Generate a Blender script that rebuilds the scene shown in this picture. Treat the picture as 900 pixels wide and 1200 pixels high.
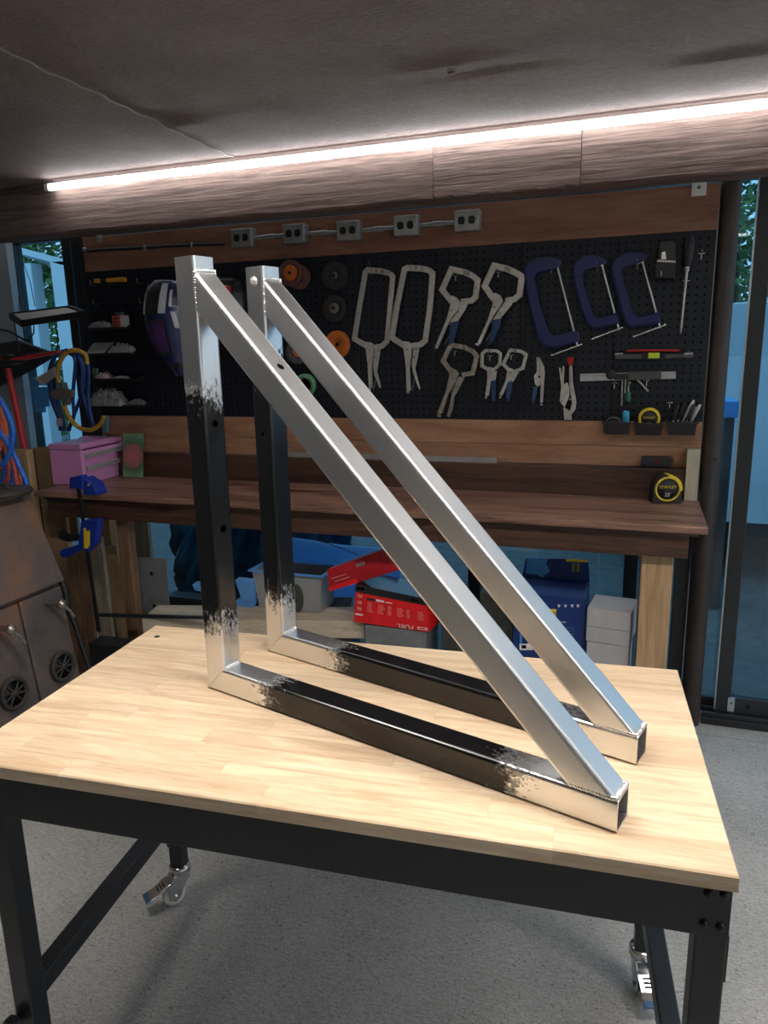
import bpy, bmesh, math, random
from mathutils import Vector, Matrix
for o in list(bpy.data.objects): bpy.data.objects.remove(o)
S = bpy.context.scene
COL = S.collection
R = random.Random(7)
# ------------------------------------------------------------------ camera
FPX, PITCH, ROLL, YAW, TROT, CAMH = 850.08, 0.219753, -0.0212992, 0.3378945, 0.0748813, 1.40
_F = Vector((-math.sin(YAW)*math.cos(PITCH), math.cos(YAW)*math.cos(PITCH), -math.sin(PITCH)))
_R0 = Vector((math.cos(YAW), math.sin(YAW), 0)); _U0 = _R0.cross(_F)
CR = _R0*math.cos(ROLL) + _U0*math.sin(ROLL); CU = _U0*math.cos(ROLL) - _R0*math.sin(ROLL); CF = _F
cd = bpy.data.cameras.new('camera'); cam = bpy.data.objects.new('camera', cd); COL.objects.link(cam)
cd.sensor_fit = 'HORIZONTAL'; cd.sensor_width = 36.0; cd.lens = FPX/900*36.0; cd.clip_start = 0.02; cd.clip_end = 200
cam.matrix_world = Matrix(((CR.x, CU.x, -CF.x, 0), (CR.y, CU.y, -CF.y, 0), (CR.z, CU.z, -CF.z, CAMH), (0, 0, 0, 1)))
S.camera = cam
# ------------------------------------------------------------------ daylight, exposure
world = bpy.data.worlds.new('sky'); S.world = world; world.use_nodes = True
bg = world.node_tree.nodes['Background']; bg.inputs[0].default_value = (0.84, 0.93, 1.0, 1); bg.inputs[1].default_value = 1.3
S.view_settings.view_transform = 'Standard'; S.view_settings.look = 'None'; S.view_settings.gamma = 1
S.view_settings.use_curve_mapping = False; S.view_settings.exposure = 0.0
LED_STRENGTH = 14.5      # tube along the beam
PANEL_STRENGTH = 32.0    # flat ceiling strips over the near side of the room
# ------------------------------------------------------------------ helpers
def ray(px, py): return CR*(px-450) - CU*(py-600) + CF*FPX
def at(px, py, Y):
    d = ray(px, py); return Vector((0, 0, CAMH)) + d*(Y/d.y)
def atz(px, py, z):
    d = ray(px, py); return Vector((0, 0, CAMH)) + d*((z-CAMH)/d.z)
def atx(px, py, X):
    d = ray(px, py); return Vector((0, 0, CAMH)) + d*(X/d.x)
WM = {}
class G:
    def __init__(s): s.v = []; s.f = []; s.sm = []
    def add(s, vs, fs, smooth=False):
        n = len(s.v); s.v += [Vector(v) for v in vs]
        for f in fs: s.f.append([i+n for i in f]); s.sm.append(smooth)
        return s
    def box(s, a, b):
        x0, y0, z0 = a; x1, y1, z1 = b
        return s.hexa([(x0,y0,z0),(x1,y0,z0),(x1,y1,z0),(x0,y1,z0),(x0,y0,z1),(x1,y0,z1),(x1,y1,z1),(x0,y1,z1)])
    def hexa(s, p):
        return s.add(p, [(0,3,2,1),(4,5,6,7),(0,1,5,4),(1,2,6,5),(2,3,7,6),(3,0,4,7)])
    def cbox(s, c, sz, m=None):
        h = Vector(sz)/2; ps = []
        for dz in (-1,1):
            for dx, dy in ((-1,-1),(1,-1),(1,1),(-1,1)):
                q = Vector((dx*h.x, dy*h.y, dz*h.z))
                if m is not None: q = m @ q
                ps.append(Vector(c)+q)
        return s.hexa(ps)
    def prism(s, pts, off, smooth=False):
        off = Vector(off); n = len(pts); a = [Vector(p) for p in pts]; b = [p+off for p in a]
        fs = [list(range(n)), list(range(2*n-1, n-1, -1))] + [(i, i+n, (i+1)%n+n, (i+1)%n) for i in range(n)]
        return s.add(a+b, fs, smooth)
    def tube(s, pts, r, seg=8, closed=False, cap=True, up=None):
        pts = [Vector(p) for p in pts]; n = len(pts); rs = r if isinstance(r, (list, tuple)) else [r]*n
        vs = []; prev = None
        for i, p in enumerate(pts):
            if closed: t = pts[(i+1)%n]-pts[i-1]
            else: t = pts[min(i+1, n-1)]-pts[max(i-1, 0)]
            if t.length < 1e-9: t = Vector((0,0,1))
            t.normalize()
            if prev is None:
                a = Vector(up) if up else (Vector((0,0,1)) if abs(t.z) < .9 else Vector((1,0,0)))
            else: a = prev
            a = a - t*a.dot(t)
            if a.length < 1e-6: a = t.orthogonal()
            a.normalize(); prev = a; b = t.cross(a)
            for k in range(seg):
                q = 2*math.pi*k/seg; vs.append(p + (a*math.cos(q)+b*math.sin(q))*rs[i])
        fs = []
        m = n if closed else n-1
        for i in range(m):
            for k in range(seg):
                i2 = (i+1)%n
                fs.append((i*seg+k, i*seg+(k+1)%seg, i2*seg+(k+1)%seg, i2*seg+k))
        s.add(vs, fs, True)
        if cap and not closed:
            s.add(vs[:seg], [list(range(seg-1, -1, -1))]); s.add(vs[-seg:], [list(range(seg))])
        return s
    def lathe(s, prof, o, axis, seg=24, smooth=True):
        o = Vector(o); ax = Vector(axis).normalized(); a = ax.orthogonal().normalized(); b = ax.cross(a); vs = []
        for r, h in prof:
            for k in range(seg):
                q = 2*math.pi*k/seg; vs.append(o + ax*h + (a*math.cos(q)+b*math.sin(q))*max(r, 1e-5))
        fs = []
        for i in range(len(prof)-1):
            for k in range(seg): fs.append((i*seg+k, i*seg+(k+1)%seg, (i+1)*seg+(k+1)%seg, (i+1)*seg+k))
        s.add(vs, fs, smooth)
        s.add(vs[:seg], [list(range(seg-1,-1,-1))]); s.add(vs[-seg:], [list(range(seg))])
        return s
    def ball(s, c, r, seg=12, rings=8, sc=(1,1,1)):
        vs = []; 
        for i in range(rings+1):
            th = math.pi*i/rings
            for k in range(seg):
                q = 2*math.pi*k/seg; vs.append(Vector(c)+Vector((r*sc[0]*math.sin(th)*math.cos(q), r*sc[1]*math.sin(th)*math.sin(q), r*sc[2]*math.cos(th))))
        fs = [(i*seg+k, i*seg+(k+1)%seg, (i+1)*seg+(k+1)%seg, (i+1)*seg+k) for i in range(rings) for k in range(seg)]
        return s.add(vs, fs, True)
    def grid(s, rows, thick=None, smooth=True):
        n = len(rows); m = len(rows[0]); vs = [Vector(p) for r in rows for p in r]
        fs = [(i*m+j, i*m+j+1, (i+1)*m+j+1, (i+1)*m+j) for i in range(n-1) for j in range(m-1)]
        return s.add(vs, fs, smooth)
    def band(s, pts, w, off):
        """flat strip along a polyline, width w, extruded by off (real thickness)"""
        pts = [Vector(p) for p in pts]; off = Vector(off); n = len(pts); ws = w if isinstance(w, (list, tuple)) else [w]*n
        nn = off.normalized(); L = []; Rr = []
        for i, p in enumerate(pts):
            t0 = (pts[i]-pts[i-1]).normalized() if i else (pts[1]-pts[0]).normalized()
            t1 = (pts[i+1]-pts[i]).normalized() if i < n-1 else t0
            t = (t0+t1).normalized(); k = 1/max(.5, t.dot(t0))
            sd = nn.cross(t).normalized()*ws[i]/2*k; L.append(p+sd); Rr.append(p-sd)
        vs = L+Rr+[p+off for p in L]+[p+off for p in Rr]; fs = []
        for i in range(n-1):
            fs += [(i, i+1, n+i+1, n+i), (2*n+i, 3*n+i, 3*n+i+1, 2*n+i+1), (i, 2*n+i, 2*n+i+1, i+1), (n+i, n+i+1, 3*n+i+1, 3*n+i)]
        fs += [(0, n, 3*n, 2*n), (n-1, 3*n-1, 4*n-1, 2*n-1)]
        return s.add(vs, fs)
    def build(s, name, m, parent=None, bevel=0, seg=2, fix=True, local=False):
        me = bpy.data.meshes.new(name)
        vs = s.v
        if parent is not None and not local:
            inv = WM[parent.name].inverted(); vs = [inv @ v for v in vs]
        origin = Vector((0,0,0))
        if parent is None and vs:
            origin = Vector(((min(v.x for v in vs)+max(v.x for v in vs))/2, (min(v.y for v in vs)+max(v.y for v in vs))/2, min(v.z for v in vs)))
            vs = [v-origin for v in vs]
        me.from_pydata([tuple(v) for v in vs], [], s.f)
        for p, q in zip(me.polygons, s.sm): p.use_smooth = q
        if fix:
            bm = bmesh.new(); bm.from_mesh(me); bmesh.ops.recalc_face_normals(bm, faces=bm.faces); bm.to_mesh(me); bm.free()
        me.materials.append(m)
        o = bpy.data.objects.new(name, me); COL.objects.link(o)
        if parent is not None: o.parent = parent; WM[o.name] = WM[parent.name].copy()
        else: o.location = origin; WM[o.name] = Matrix.Translation(origin)
        if bevel:
            b = o.modifiers.new('bevel', 'BEVEL'); b.width = bevel; b.segments = seg; b.limit_method = 'ANGLE'; b.angle_limit = math.radians(40)
        return o
def tag(o, label=None, cat=None, group=None, kind=None):
    if label: o['label'] = label
    if cat: o['category'] = cat
    if group: o['group'] = group
    if kind: o['kind'] = kind
    return o
def thing(name, label, cat, loc, rz=0, group=None):
    o = bpy.data.objects.new(name, None); COL.objects.link(o); o.location = loc; o.rotation_euler = (0, 0, rz)
    o.empty_display_size = .05
    WM[o.name] = Matrix.Translation(Vector(loc)) @ Matrix.Rotation(rz, 4, 'Z')
    return tag(o, label, cat, group)
def text(name, body, parent, m, o, xdir, ydir, size, ext=.0004, xs=1.0):
    """flat lettering standing at o (centre), xdir along the line, ydir up the letters; cap height about size"""
    cu = bpy.data.curves.new(name, 'FONT'); cu.body = body; cu.align_x = 'CENTER'; cu.align_y = 'CENTER'; cu.size = size*1.4; cu.extrude = ext
    t = bpy.data.objects.new(name+'_tmp', cu); COL.objects.link(t)
    bpy.context.view_layer.update()
    me = bpy.data.meshes.new_from_object(t.evaluated_get(bpy.context.evaluated_depsgraph_get()))
    bpy.data.objects.remove(t); bpy.data.curves.remove(cu)
    x = Vector(xdir).normalized(); y = Vector(ydir); y = (y-x*y.dot(x)).normalized(); z = x.cross(y)
    x = x*xs
    M = Matrix(((x.x,y.x,z.x,o[0]),(x.y,y.y,z.y,o[1]),(x.z,y.z,z.z,o[2]),(0,0,0,1)))
    me.transform(WM[parent.name].inverted() @ M); me.materials.clear(); me.materials.append(m)
    ob = bpy.data.objects.new(name, me); COL.objects.link(ob); ob.parent = parent; WM[ob.name] = WM[parent.name].copy()
    return ob
# ------------------------------------------------------------------ materials
def newmat(name):
    m = bpy.data.materials.new(name); m.use_nodes = True; nt = m.node_tree; b = nt.nodes['Principled BSDF']; return m, nt, b
def L(nt, a, b): nt.links.new(a, b)
def coords(nt, scale=(1,1,1), rot=(0,0,0), src='Object'):
    tc = nt.nodes.new('ShaderNodeTexCoord'); mp = nt.nodes.new('ShaderNodeMapping'); L(nt, tc.outputs[src], mp.inputs[0])
    mp.inputs['Scale'].default_value = scale; mp.inputs['Rotation'].default_value = rot; return mp.outputs[0]
def noise(nt, vec, scale, detail=4, rough=.55, dist=0):
    n = nt.nodes.new('ShaderNodeTexNoise'); L(nt, vec, n.inputs['Vector']); n.inputs['Scale'].default_value = scale
    n.inputs['Detail'].default_value = detail; n.inputs['Roughness'].default_value = rough; n.inputs['Distortion'].default_value = dist; return n.outputs[0]
def ramp(nt, fac, stops):
    r = nt.nodes.new('ShaderNodeValToRGB'); L(nt, fac, r.inputs[0]); e = r.color_ramp.elements
    while len(e) < len(stops): e.new(.5)
    for x, (p, c) in zip(e, stops): x.position = p; x.color = (c[0], c[1], c[2], 1) if not isinstance(c, (int, float)) else (c, c, c, 1)
    return r.outputs[0]
def bump(nt, b, h, strength=.3, dist=.002):
    n = nt.nodes.new('ShaderNodeBump'); L(nt, h, n.inputs['Height']); n.inputs['Strength'].default_value = strength; n.inputs['Distance'].default_value = dist
    L(nt, n.outputs[0], b.inputs['Normal'])
def math_(nt, op, a, b=None, clamp=False):
    n = nt.nodes.new('ShaderNodeMath'); n.operation = op; n.use_clamp = clamp
    for i, x in enumerate((a, b)):
        if x is None: continue
        if isinstance(x, (int, float)): n.inputs[i].default_value = x
        else: L(nt, x, n.inputs[i])
    return n.outputs[0]
def mixc(nt, fac, a, b, mode='MIX'):
    n = nt.nodes.new('ShaderNodeMix'); n.data_type = 'RGBA'; n.blend_type = mode
    for k, x in ((0, fac), (6, a), (7, b)):
        if isinstance(x, (int, float)): n.inputs[k].default_value = x
        elif isinstance(x, tuple): n.inputs[k].default_value = (*x[:3], 1)
        else: L(nt, x, n.inputs[k])
    return n.outputs[2]
def plain(name, c, rough=.5, metal=0, var=.12, scale=30, bmp=0, coat=0, spec=None):
    m, nt, b = newmat(name); v = coords(nt); n = noise(nt, v, scale)
    lo = tuple(x*(1-var) for x in c); hi = tuple(min(1, x*(1+var)) for x in c)
    L(nt, ramp(nt, n, [(.3, lo), (.7, hi)]), b.inputs['Base Color'])
    b.inputs['Roughness'].default_value = rough; b.inputs['Metallic'].default_value = metal; b.inputs['Coat Weight'].default_value = coat
    if spec is not None: b.inputs['Specular IOR Level'].default_value = spec
    if bmp: bump(nt, b, n, bmp, .002)
    return m
def wood(name, dark, light, axis='x', scale=1.0, rough=.6, bmp=.25, knots=True, rand=.0, stretch=14, bd=.002):
    m, nt, b = newmat(name)
    sc = {'x': (1, stretch, stretch), 'y': (stretch, 1, stretch), 'z': (stretch, stretch, 1)}[axis]
    oi = nt.nodes.new('ShaderNodeObjectInfo')
    tc = nt.nodes.new('ShaderNodeTexCoord'); ad = nt.nodes.new('ShaderNodeVectorMath'); ad.operation = 'ADD'
    L(nt, tc.outputs['Object'], ad.inputs[0])
    cx = nt.nodes.new('ShaderNodeCombineXYZ'); rr = math_(nt, 'MULTIPLY', oi.outputs['Random'], 13.0)
    for i in range(3): L(nt, rr, cx.inputs[i])
    L(nt, cx.outputs[0], ad.inputs[1])
    mp = nt.nodes.new('ShaderNodeMapping'); L(nt, ad.outputs[0], mp.inputs[0]); mp.inputs['Scale'].default_value = tuple(x*scale for x in sc)
    n1 = noise(nt, mp.outputs[0], 2.2, 6, .6, .8)
    n2 = noise(nt, mp.outputs[0], 9, 3, .6, .3)
    f = math_(nt, 'ADD', math_(nt, 'MULTIPLY', n1, .7), math_(nt, 'MULTIPLY', n2, .3))
    c = ramp(nt, f, [(.36, dark), (.5, tuple((a+q)/2 for a, q in zip(dark, light))), (.64, light)])
    if rand:
        hs = nt.nodes.new('ShaderNodeHueSaturation'); L(nt, c, hs.inputs['Color'])
        L(nt, math_(nt, 'ADD', 1-rand/2, math_(nt, 'MULTIPLY', oi.outputs['Random'], rand)), hs.inputs['Value']); c = hs.outputs[0]
    L(nt, c, b.inputs['Base Color']); b.inputs['Roughness'].default_value = rough
    bump(nt, b, f, bmp, bd)
    return m
def glassmat(name, tint, gloss=.02):
    m, nt, b = newmat(name); nt.nodes.remove(b); out = nt.nodes['Material Output']
    t = nt.nodes.new('ShaderNodeBsdfTransparent'); t.inputs[0].default_value = (*tint, 1)
    g = nt.nodes.new('ShaderNodeBsdfGlossy'); g.inputs['Roughness'].default_value = .02
    lw = nt.nodes.new('ShaderNodeLayerWeight'); lw.inputs[0].default_value = .5
    sch = math_(nt, 'ADD', .03, math_(nt, 'MULTIPLY', math_(nt, 'POWER', lw.outputs['Facing'], 5), .97))
    mx = nt.nodes.new('ShaderNodeMixShader'); L(nt, math_(nt, 'ADD', sch, gloss, True), mx.inputs[0]); L(nt, t.outputs[0], mx.inputs[1]); L(nt, g.outputs[0], mx.inputs[2])
    L(nt, mx.outputs[0], out.inputs[0]); return m
def emit(name, c, s):
    m, nt, b = newmat(name); b.inputs['Base Color'].default_value = (.8,.8,.8,1); b.inputs['Emission Color'].default_value = (*c, 1); b.inputs['Emission Strength'].default_value = s; return m
M = {}
M['steel'] = plain('clamp_steel', (.56,.54,.50), .42, .6, .18, 60)
M['steel_old'] = plain('worn_steel', (.36,.32,.28), .5, .7, .3, 50)
M['chrome'] = plain('zinc_plate', (.72,.73,.74), .22, 1, .05, 20)
M['galv'] = plain('outlet_steel', (.30,.31,.31), .45, .7, .15, 60)
M['black'] = plain('black_plastic', (.012,.012,.014), .45, 0, .2, 40)
M['black_metal'] = plain('black_powder_coat', (.014,.015,.018), .36, 0, .15, 300, .05)
M['frame'] = plain('dark_frame', (.018,.019,.022), .4, 0, .2, 40)
M['bronze'] = plain('brown_paint', (.035,.024,.020), .42, 0, .25, 18, .15)
M['blue_grip'] = plain('blue_rubber_grip', (.012,.05,.14), .45, 0, .15)
M['cblue'] = plain('blue_enamel', (.005,.012,.105), .42, 0, .2, 25, .1)
M['hblue'] = plain('blue_clamp_plastic', (.012,.035,.30), .35, 0, .12)
M['hose_blue'] = plain('blue_hose', (.01,.14,.62), .35, 0, .1)
M['cord_blue'] = plain('dark_blue_cord', (.008,.045,.20), .4, 0, .12)
M['hose_orange'] = plain('orange_hose', (.58,.11,.06), .45, 0, .12)
M['cord_yellow'] = plain('yellow_cord', (.50,.30,.03), .4, 0, .12)
M['red'] = plain('red_paint', (.50,.018,.016), .4, 0, .1)
M['redbox'] = plain('red_carton', (.78,.009,.014), .45, 0, .06)
M['darkred'] = plain('dark_red_carton', (.42,.007,.013), .45, 0, .06)
M['white'] = plain('white_paint', (.75,.75,.73), .5, 0, .05)
M['print'] = plain('white_print', (.78,.76,.74), .6, 0, .02)
M['printpink'] = plain('pale_print_and_reflection', (.72,.25,.24), .6, 0, .02)
M['yellow'] = plain('yellow_plastic', (.75,.55,.02), .4, 0, .06)
M['lime'] = plain('vial_liquid', (.60,.75,.06), .25, 0, .05)
M['orange'] = plain('orange_disc', (.52,.13,.012), .6, 0, .15, 60)
M['pink'] = plain('pink_enamel', (.66,.29,.58), .32, 0, .04)
M['alu'] = plain('aluminium_trim', (.55,.55,.55), .35, .9, .05)
M['cyan'] = plain('cyan_plastic', (.03,.38,.62), .4, 0, .05)
M['green'] = plain('green_plastic', (.02,.20,.12), .5, 0, .1)
M['gtape'] = plain('green_tape', (.10,.30,.17), .5, 0, .1)
M['greyw'] = plain('abrasive_grey', (.085,.085,.10), .8, 0, .3, 120)
M['darkw'] = plain('abrasive_dark', (.028,.025,.024), .75, 0, .3, 120)
M['brownw'] = plain('abrasive_brown', (.13,.055,.045), .8, 0, .25, 100)
M['hub'] = plain('disc_hub', (.20,.19,.17), .5, .3, .1)
M['rubber_white'] = plain('nylon_wheel', (.62,.60,.52), .5, 0, .05)
M['greybin'] = plain('grey_bin_plastic', (.30,.31,.31), .5, 0, .06)
M['skyblue'] = plain('light_blue_plastic', (.06,.33,.72), .35, 0, .08, 12)
M['teal'] = plain('teal_plastic_sheet', (.012,.075,.115), .18, 0, .25, 6)
M['navybox'] = plain('navy_carton', (.007,.03,.15), .35, 0, .1)
M['midblue'] = plain('blue_stripe_and_reflection', (.06,.27,.62), .35, 0, .1)
M['greybox'] = plain('pale_grey_carton', (.42,.41,.42), .6, 0, .05)
M['cardboard'] = plain('cardboard', (.36,.24,.12), .8, 0, .1, 40, .1)
M['plate'] = plain('grey_steel_plate', (.24,.25,.26), .5, .4, .15, 25)
M['bag'] = plain('clear_bag', (.20,.20,.21), .3, 0, .35, 40, .4)
M['lens'] = plain('purple_lens', (.05,.008,.09), .08, 0, .5, 12, 0, .6)
M['navyshell'] = plain('navy_helmet_shell', (.012,.02,.10), .2, 0, .1, 10, 0, .6)
M['blackshell'] = plain('black_helmet_shell', (.010,.010,.012), .3, 0, .1, 10, 0, .3)
M['stripe'] = plain('silver_stripe', (.55,.56,.60), .35, .3, .05)
M['olive'] = plain('olive_plastic', (.05,.055,.045), .6, 0, .3, 25, .3)
M['cast'] = plain('cast_iron', (.045,.04,.037), .7, .3, .3, 80, .3)
M['knob'] = plain('nickel_handle', (.36,.31,.27), .35, .9, .15)
M['bolt'] = plain('black_bolt', (.01,.01,.011), .35, .4, .1)
M['tray_mat'] = plain('grey_tray_mat', (.42,.42,.40), .7, 0, .15, 10)
M['foot_blue'] = plain('blue_zinc_tip', (.10,.20,.36), .3, .6, .1)
def translucent(name, c, t=.5):
    m, nt, b = newmat(name); b.inputs['Base Color'].default_value = (*c, 1); b.inputs['Roughness'].default_value = .35
    tr = nt.nodes.new('ShaderNodeBsdfTranslucent'); tr.inputs[0].default_value = (*c, 1); mx = nt.nodes.new('ShaderNodeMixShader'); mx.inputs[0].default_value = t
    out = nt.nodes['Material Output']; L(nt, b.outputs[0], mx.inputs[1]); L(nt, tr.outputs[0], mx.inputs[2]); L(nt, mx.outputs[0], out.inputs[0]); return m
M['bluefilm'] = translucent('translucent_blue_plastic', (.30,.62,.95), .65)
M['glass'] = glassmat('tinted_glass', (.50,.76,.92))
M['led'] = emit('led_tube_glow', (.95, .98, 1.0), LED_STRENGTH)
M['ledr'] = emit('led_panel_glow', (1.0, .95, .88), PANEL_STRENGTH)
M['oak'] = wood('beam_wood', (.085,.052,.043), (.30,.21,.18), 'x', 1.3, .85, 1.0, stretch=26, bd=.006)
M['ply'] = wood('plywood_board', (.27,.120,.066), (.47,.265,.155), 'x', 1.0, .65, .15, stretch=7)
M['ply_red_shaded'] = wood('reddish_shaded_plywood', (.17,.070,.040), (.31,.155,.095), 'x', 1.0, .65, .15, stretch=7)  # redder copy of plywood_board, with the top board's shade darkened in
M['pine'] = wood('pine_leg', (.33,.20,.10), (.52,.35,.20), 'z', 1.3, .7, .15)
M['pine_grey'] = wood('weathered_pine', (.20,.16,.11), (.38,.33,.25), 'z', 1.3, .75, .2)
M['pine_brown'] = wood('brown_pine', (.10,.05,.025), (.24,.14,.075), 'z', 1.3, .7, .2)
M['cream'] = wood('cream_board', (.40,.32,.22), (.60,.52,.40), 'x', 1.0, .7, .1)
M['stain'] = wood('stained_board', (.022,.009,.006), (.115,.055,.034), 'x', 1.1, .45, .3)
M['benchtop'] = wood('stained_bench_top', (.060,.022,.015), (.36,.20,.145), 'x', .9, .34, .25, stretch=9)
M['stave'] = wood('rubberwood', (.60,.40,.245), (.85,.68,.48), 'x', 1.8, .42, .06, rand=.16, stretch=10)
# ---- special surfaces
m, nt, b = newmat('concrete_floor'); v = coords(nt); M['floor'] = m
a1 = noise(nt, v, 3.0, 5, .6); a2 = noise(nt, coords(nt, (1, 3.0, 1), (0,0,.5)), 60, 4, .7); a3 = noise(nt, v, 190, 2, .6)
f = math_(nt, 'ADD', math_(nt, 'MULTIPLY', a1, .28), math_(nt, 'ADD', math_(nt, 'MULTIPLY', a2, .36), math_(nt, 'MULTIPLY', a3, .36)))
pit = math_(nt, 'LESS_THAN', noise(nt, v, 95, 2, .5), .33)
L(nt, mixc(nt, math_(nt, 'MULTIPLY', pit, .45), ramp(nt, f, [(.36, (.27,.264,.250)), (.5, (.43,.422,.400)), (.63, (.60,.587,.558))]), (.12,.12,.12)), b.inputs['Base Color'])
b.inputs['Roughness'].default_value = .82; bump(nt, b, math_(nt, 'ADD', math_(nt, 'MULTIPLY', a2, .6), math_(nt, 'MULTIPLY', a3, .4)), .9, .006)
m, nt, b = newmat('ceiling_membrane'); v = coords(nt); M['ceiling'] = m
a1 = noise(nt, v, 2.2, 4, .6); a2 = noise(nt, coords(nt, (1, 2.5, 1)), 55, 5, .7); a3 = noise(nt, coords(nt, (2, 1, 1)), 190, 3, .6)
cf = math_(nt, 'ADD', math_(nt, 'MULTIPLY', a1, .40), math_(nt, 'ADD', math_(nt, 'MULTIPLY', a2, .38), math_(nt, 'MULTIPLY', a3, .22)))
L(nt, ramp(nt, cf, [(.34, (.150,.104,.095)), (.50, (.270,.205,.190)), (.66, (.40,.325,.305))]), b.inputs['Base Color']); b.inputs['Roughness'].default_value = .7
bump(nt, b, math_(nt, 'ADD', math_(nt, 'MULTIPLY', a2, .6), math_(nt, 'MULTIPLY', a3, .4)), 1.0, .010)
m, nt, b = newmat('pegboard_steel'); M['peg'] = m
tc = nt.nodes.new('ShaderNodeTexCoord'); sp = nt.nodes.new('ShaderNodeSeparateXYZ'); L(nt, tc.outputs['Object'], sp.inputs[0])
def frac_c(o, per): return math_(nt, 'SUBTRACT', math_(nt, 'FRACT', math_(nt, 'DIVIDE', o, per)), .5)
hx = frac_c(sp.outputs['X'], .0254); hz = frac_c(sp.outputs['Z'], .0254)
d = math_(nt, 'SQRT', math_(nt, 'ADD', math_(nt, 'MULTIPLY', hx, hx), math_(nt, 'MULTIPLY', hz, hz)))
hole = math_(nt, 'LESS_THAN', d, .125)
L(nt, mixc(nt, hole, (.0055,.0085,.016), (.001,.001,.001)), b.inputs['Base Color']); b.inputs['Roughness'].default_value = .5
L(nt, math_(nt, 'SUBTRACT', .4, math_(nt, 'MULTIPLY', hole, .4)), b.inputs['Specular IOR Level'])
def tubemat(name, axis, lo, hi, seed, rough):
    m, nt, b = newmat(name); tc = nt.nodes.new('ShaderNodeTexCoord'); sp = nt.nodes.new('ShaderNodeSeparateXYZ'); L(nt, tc.outputs['Object'], sp.inputs[0])
    mp = nt.nodes.new('ShaderNodeMapping'); L(nt, tc.outputs['Object'], mp.inputs[0]); mp.inputs['Location'].default_value = (seed, seed*.7, seed*1.3)
    mp.inputs['Scale'].default_value = (1,1,.55) if axis == 'Z' else (.55,1,1)
    n1 = noise(nt, mp.outputs[0], 26, 5, .7); n2 = noise(nt, mp.outputs[0], 160, 3, .7)
    br = noise(nt, coords(nt, (3,3,120) if axis == 'X' else (120,120,3)), 6, 2)
    met = ramp(nt, br, [(.3, (.70,.705,.71)), (.7, (.75,.755,.76))])
    rg = math_(nt, 'ADD', rough, math_(nt, 'MULTIPLY', n2, .08))
    if lo is None:
        L(nt, met, b.inputs['Base Color']); b.inputs['Metallic'].default_value = 1; L(nt, rg, b.inputs['Roughness'])
    else:
        x = sp.outputs[axis]; w = math_(nt, 'ADD', math_(nt, 'MULTIPLY', math_(nt, 'SUBTRACT', n1, .5), .17), math_(nt, 'MULTIPLY', math_(nt, 'SUBTRACT', n2, .5), .16))
        xa = math_(nt, 'ADD', x, w)
        k1 = math_(nt, 'MULTIPLY', math_(nt, 'SUBTRACT', xa, lo), 28, True); k2 = math_(nt, 'MULTIPLY', math_(nt, 'SUBTRACT', hi, xa), 28, True)
        sc = noise(nt, coords(nt, (1,1,1)), 75, 4, .75); chips = math_(nt, 'LESS_THAN', sc, .74)
        k = math_(nt, 'MULTIPLY', math_(nt, 'MINIMUM', k1, k2), chips)
        L(nt, mixc(nt, k, met, (.007,.007,.008)), b.inputs['Base Color'])
        L(nt, math_(nt, 'SUBTRACT', 1, k), b.inputs['Metallic'])
        mr = nt.nodes.new('ShaderNodeMix'); L(nt, k, mr.inputs[0]); L(nt, rg, mr.inputs[2]); mr.inputs[3].default_value = .16
        L(nt, mr.outputs[0], b.inputs['Roughness'])
    return m
m, nt, b = newmat('stove_rusty_steel'); v = coords(nt); M['stove'] = m
a1 = noise(nt, v, 4.5, 5, .65); a2 = noise(nt, coords(nt, (1,1,2)), 170, 3, .6)
L(nt, ramp(nt, a1, [(.33, (.075,.070,.074)), (.5, (.14,.102,.086)), (.68, (.24,.115,.066))]), b.inputs['Base Color'])
b.inputs['Roughness'].default_value = .5; b.inputs['Metallic'].default_value = .25; bump(nt, b, a2, .5, .004)
m, nt, b = newmat('flower_card'); M['card'] = m
tc = nt.nodes.new('ShaderNodeTexCoord'); vv = nt.nodes.new('ShaderNodeVectorMath'); vv.operation = 'LENGTH'; L(nt, tc.outputs['Object'], vv.inputs[0])
nn = noise(nt, coords(nt), 90, 3, .6); rr = math_(nt, 'ADD', vv.outputs['Value'], math_(nt, 'MULTIPLY', math_(nt, 'SUBTRACT', nn, .5), .05))
L(nt, ramp(nt, math_(nt, 'MULTIPLY', rr, 8), [(.15, (.45,.14,.16)), (.40, (.34,.13,.13)), (.46, (.04,.16,.08)), (.8, (.20,.36,.20))]), b.inputs['Base Color']); b.inputs['Roughness'].default_value = .5
m, nt, b = newmat('foliage'); M['leaf'] = m
v = coords(nt); L(nt, ramp(nt, noise(nt, v, 9, 4), [(.3, (.03,.085,.025)), (.7, (.16,.28,.08))]), b.inputs['Base Color']); b.inputs['Roughness'].default_value = .6
M['bark'] = plain('bark', (.10,.07,.05), .9, 0, .3, 20)
M['ground'] = plain('gravel_ground', (.10,.10,.10), .95, 0, .3, 15, .3)
M['tarp'] = plain('white_tarp', (.72,.75,.78), .4, 0, .06, 5, .3)
M['greywall'] = plain('grey_wall_paint', (.17,.175,.185), .75, 0, .12, 6)
M['canopy'] = plain('pale_canopy_paint', (.62,.66,.70), .5, 0, .05, 5)
# ================================================================== the setting
def struct(o): o['kind'] = 'structure'; return o
struct(G().box((-3.0,-2.6,-.12), (2.6,2.86,0)).build('floor', M['floor']))
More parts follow.
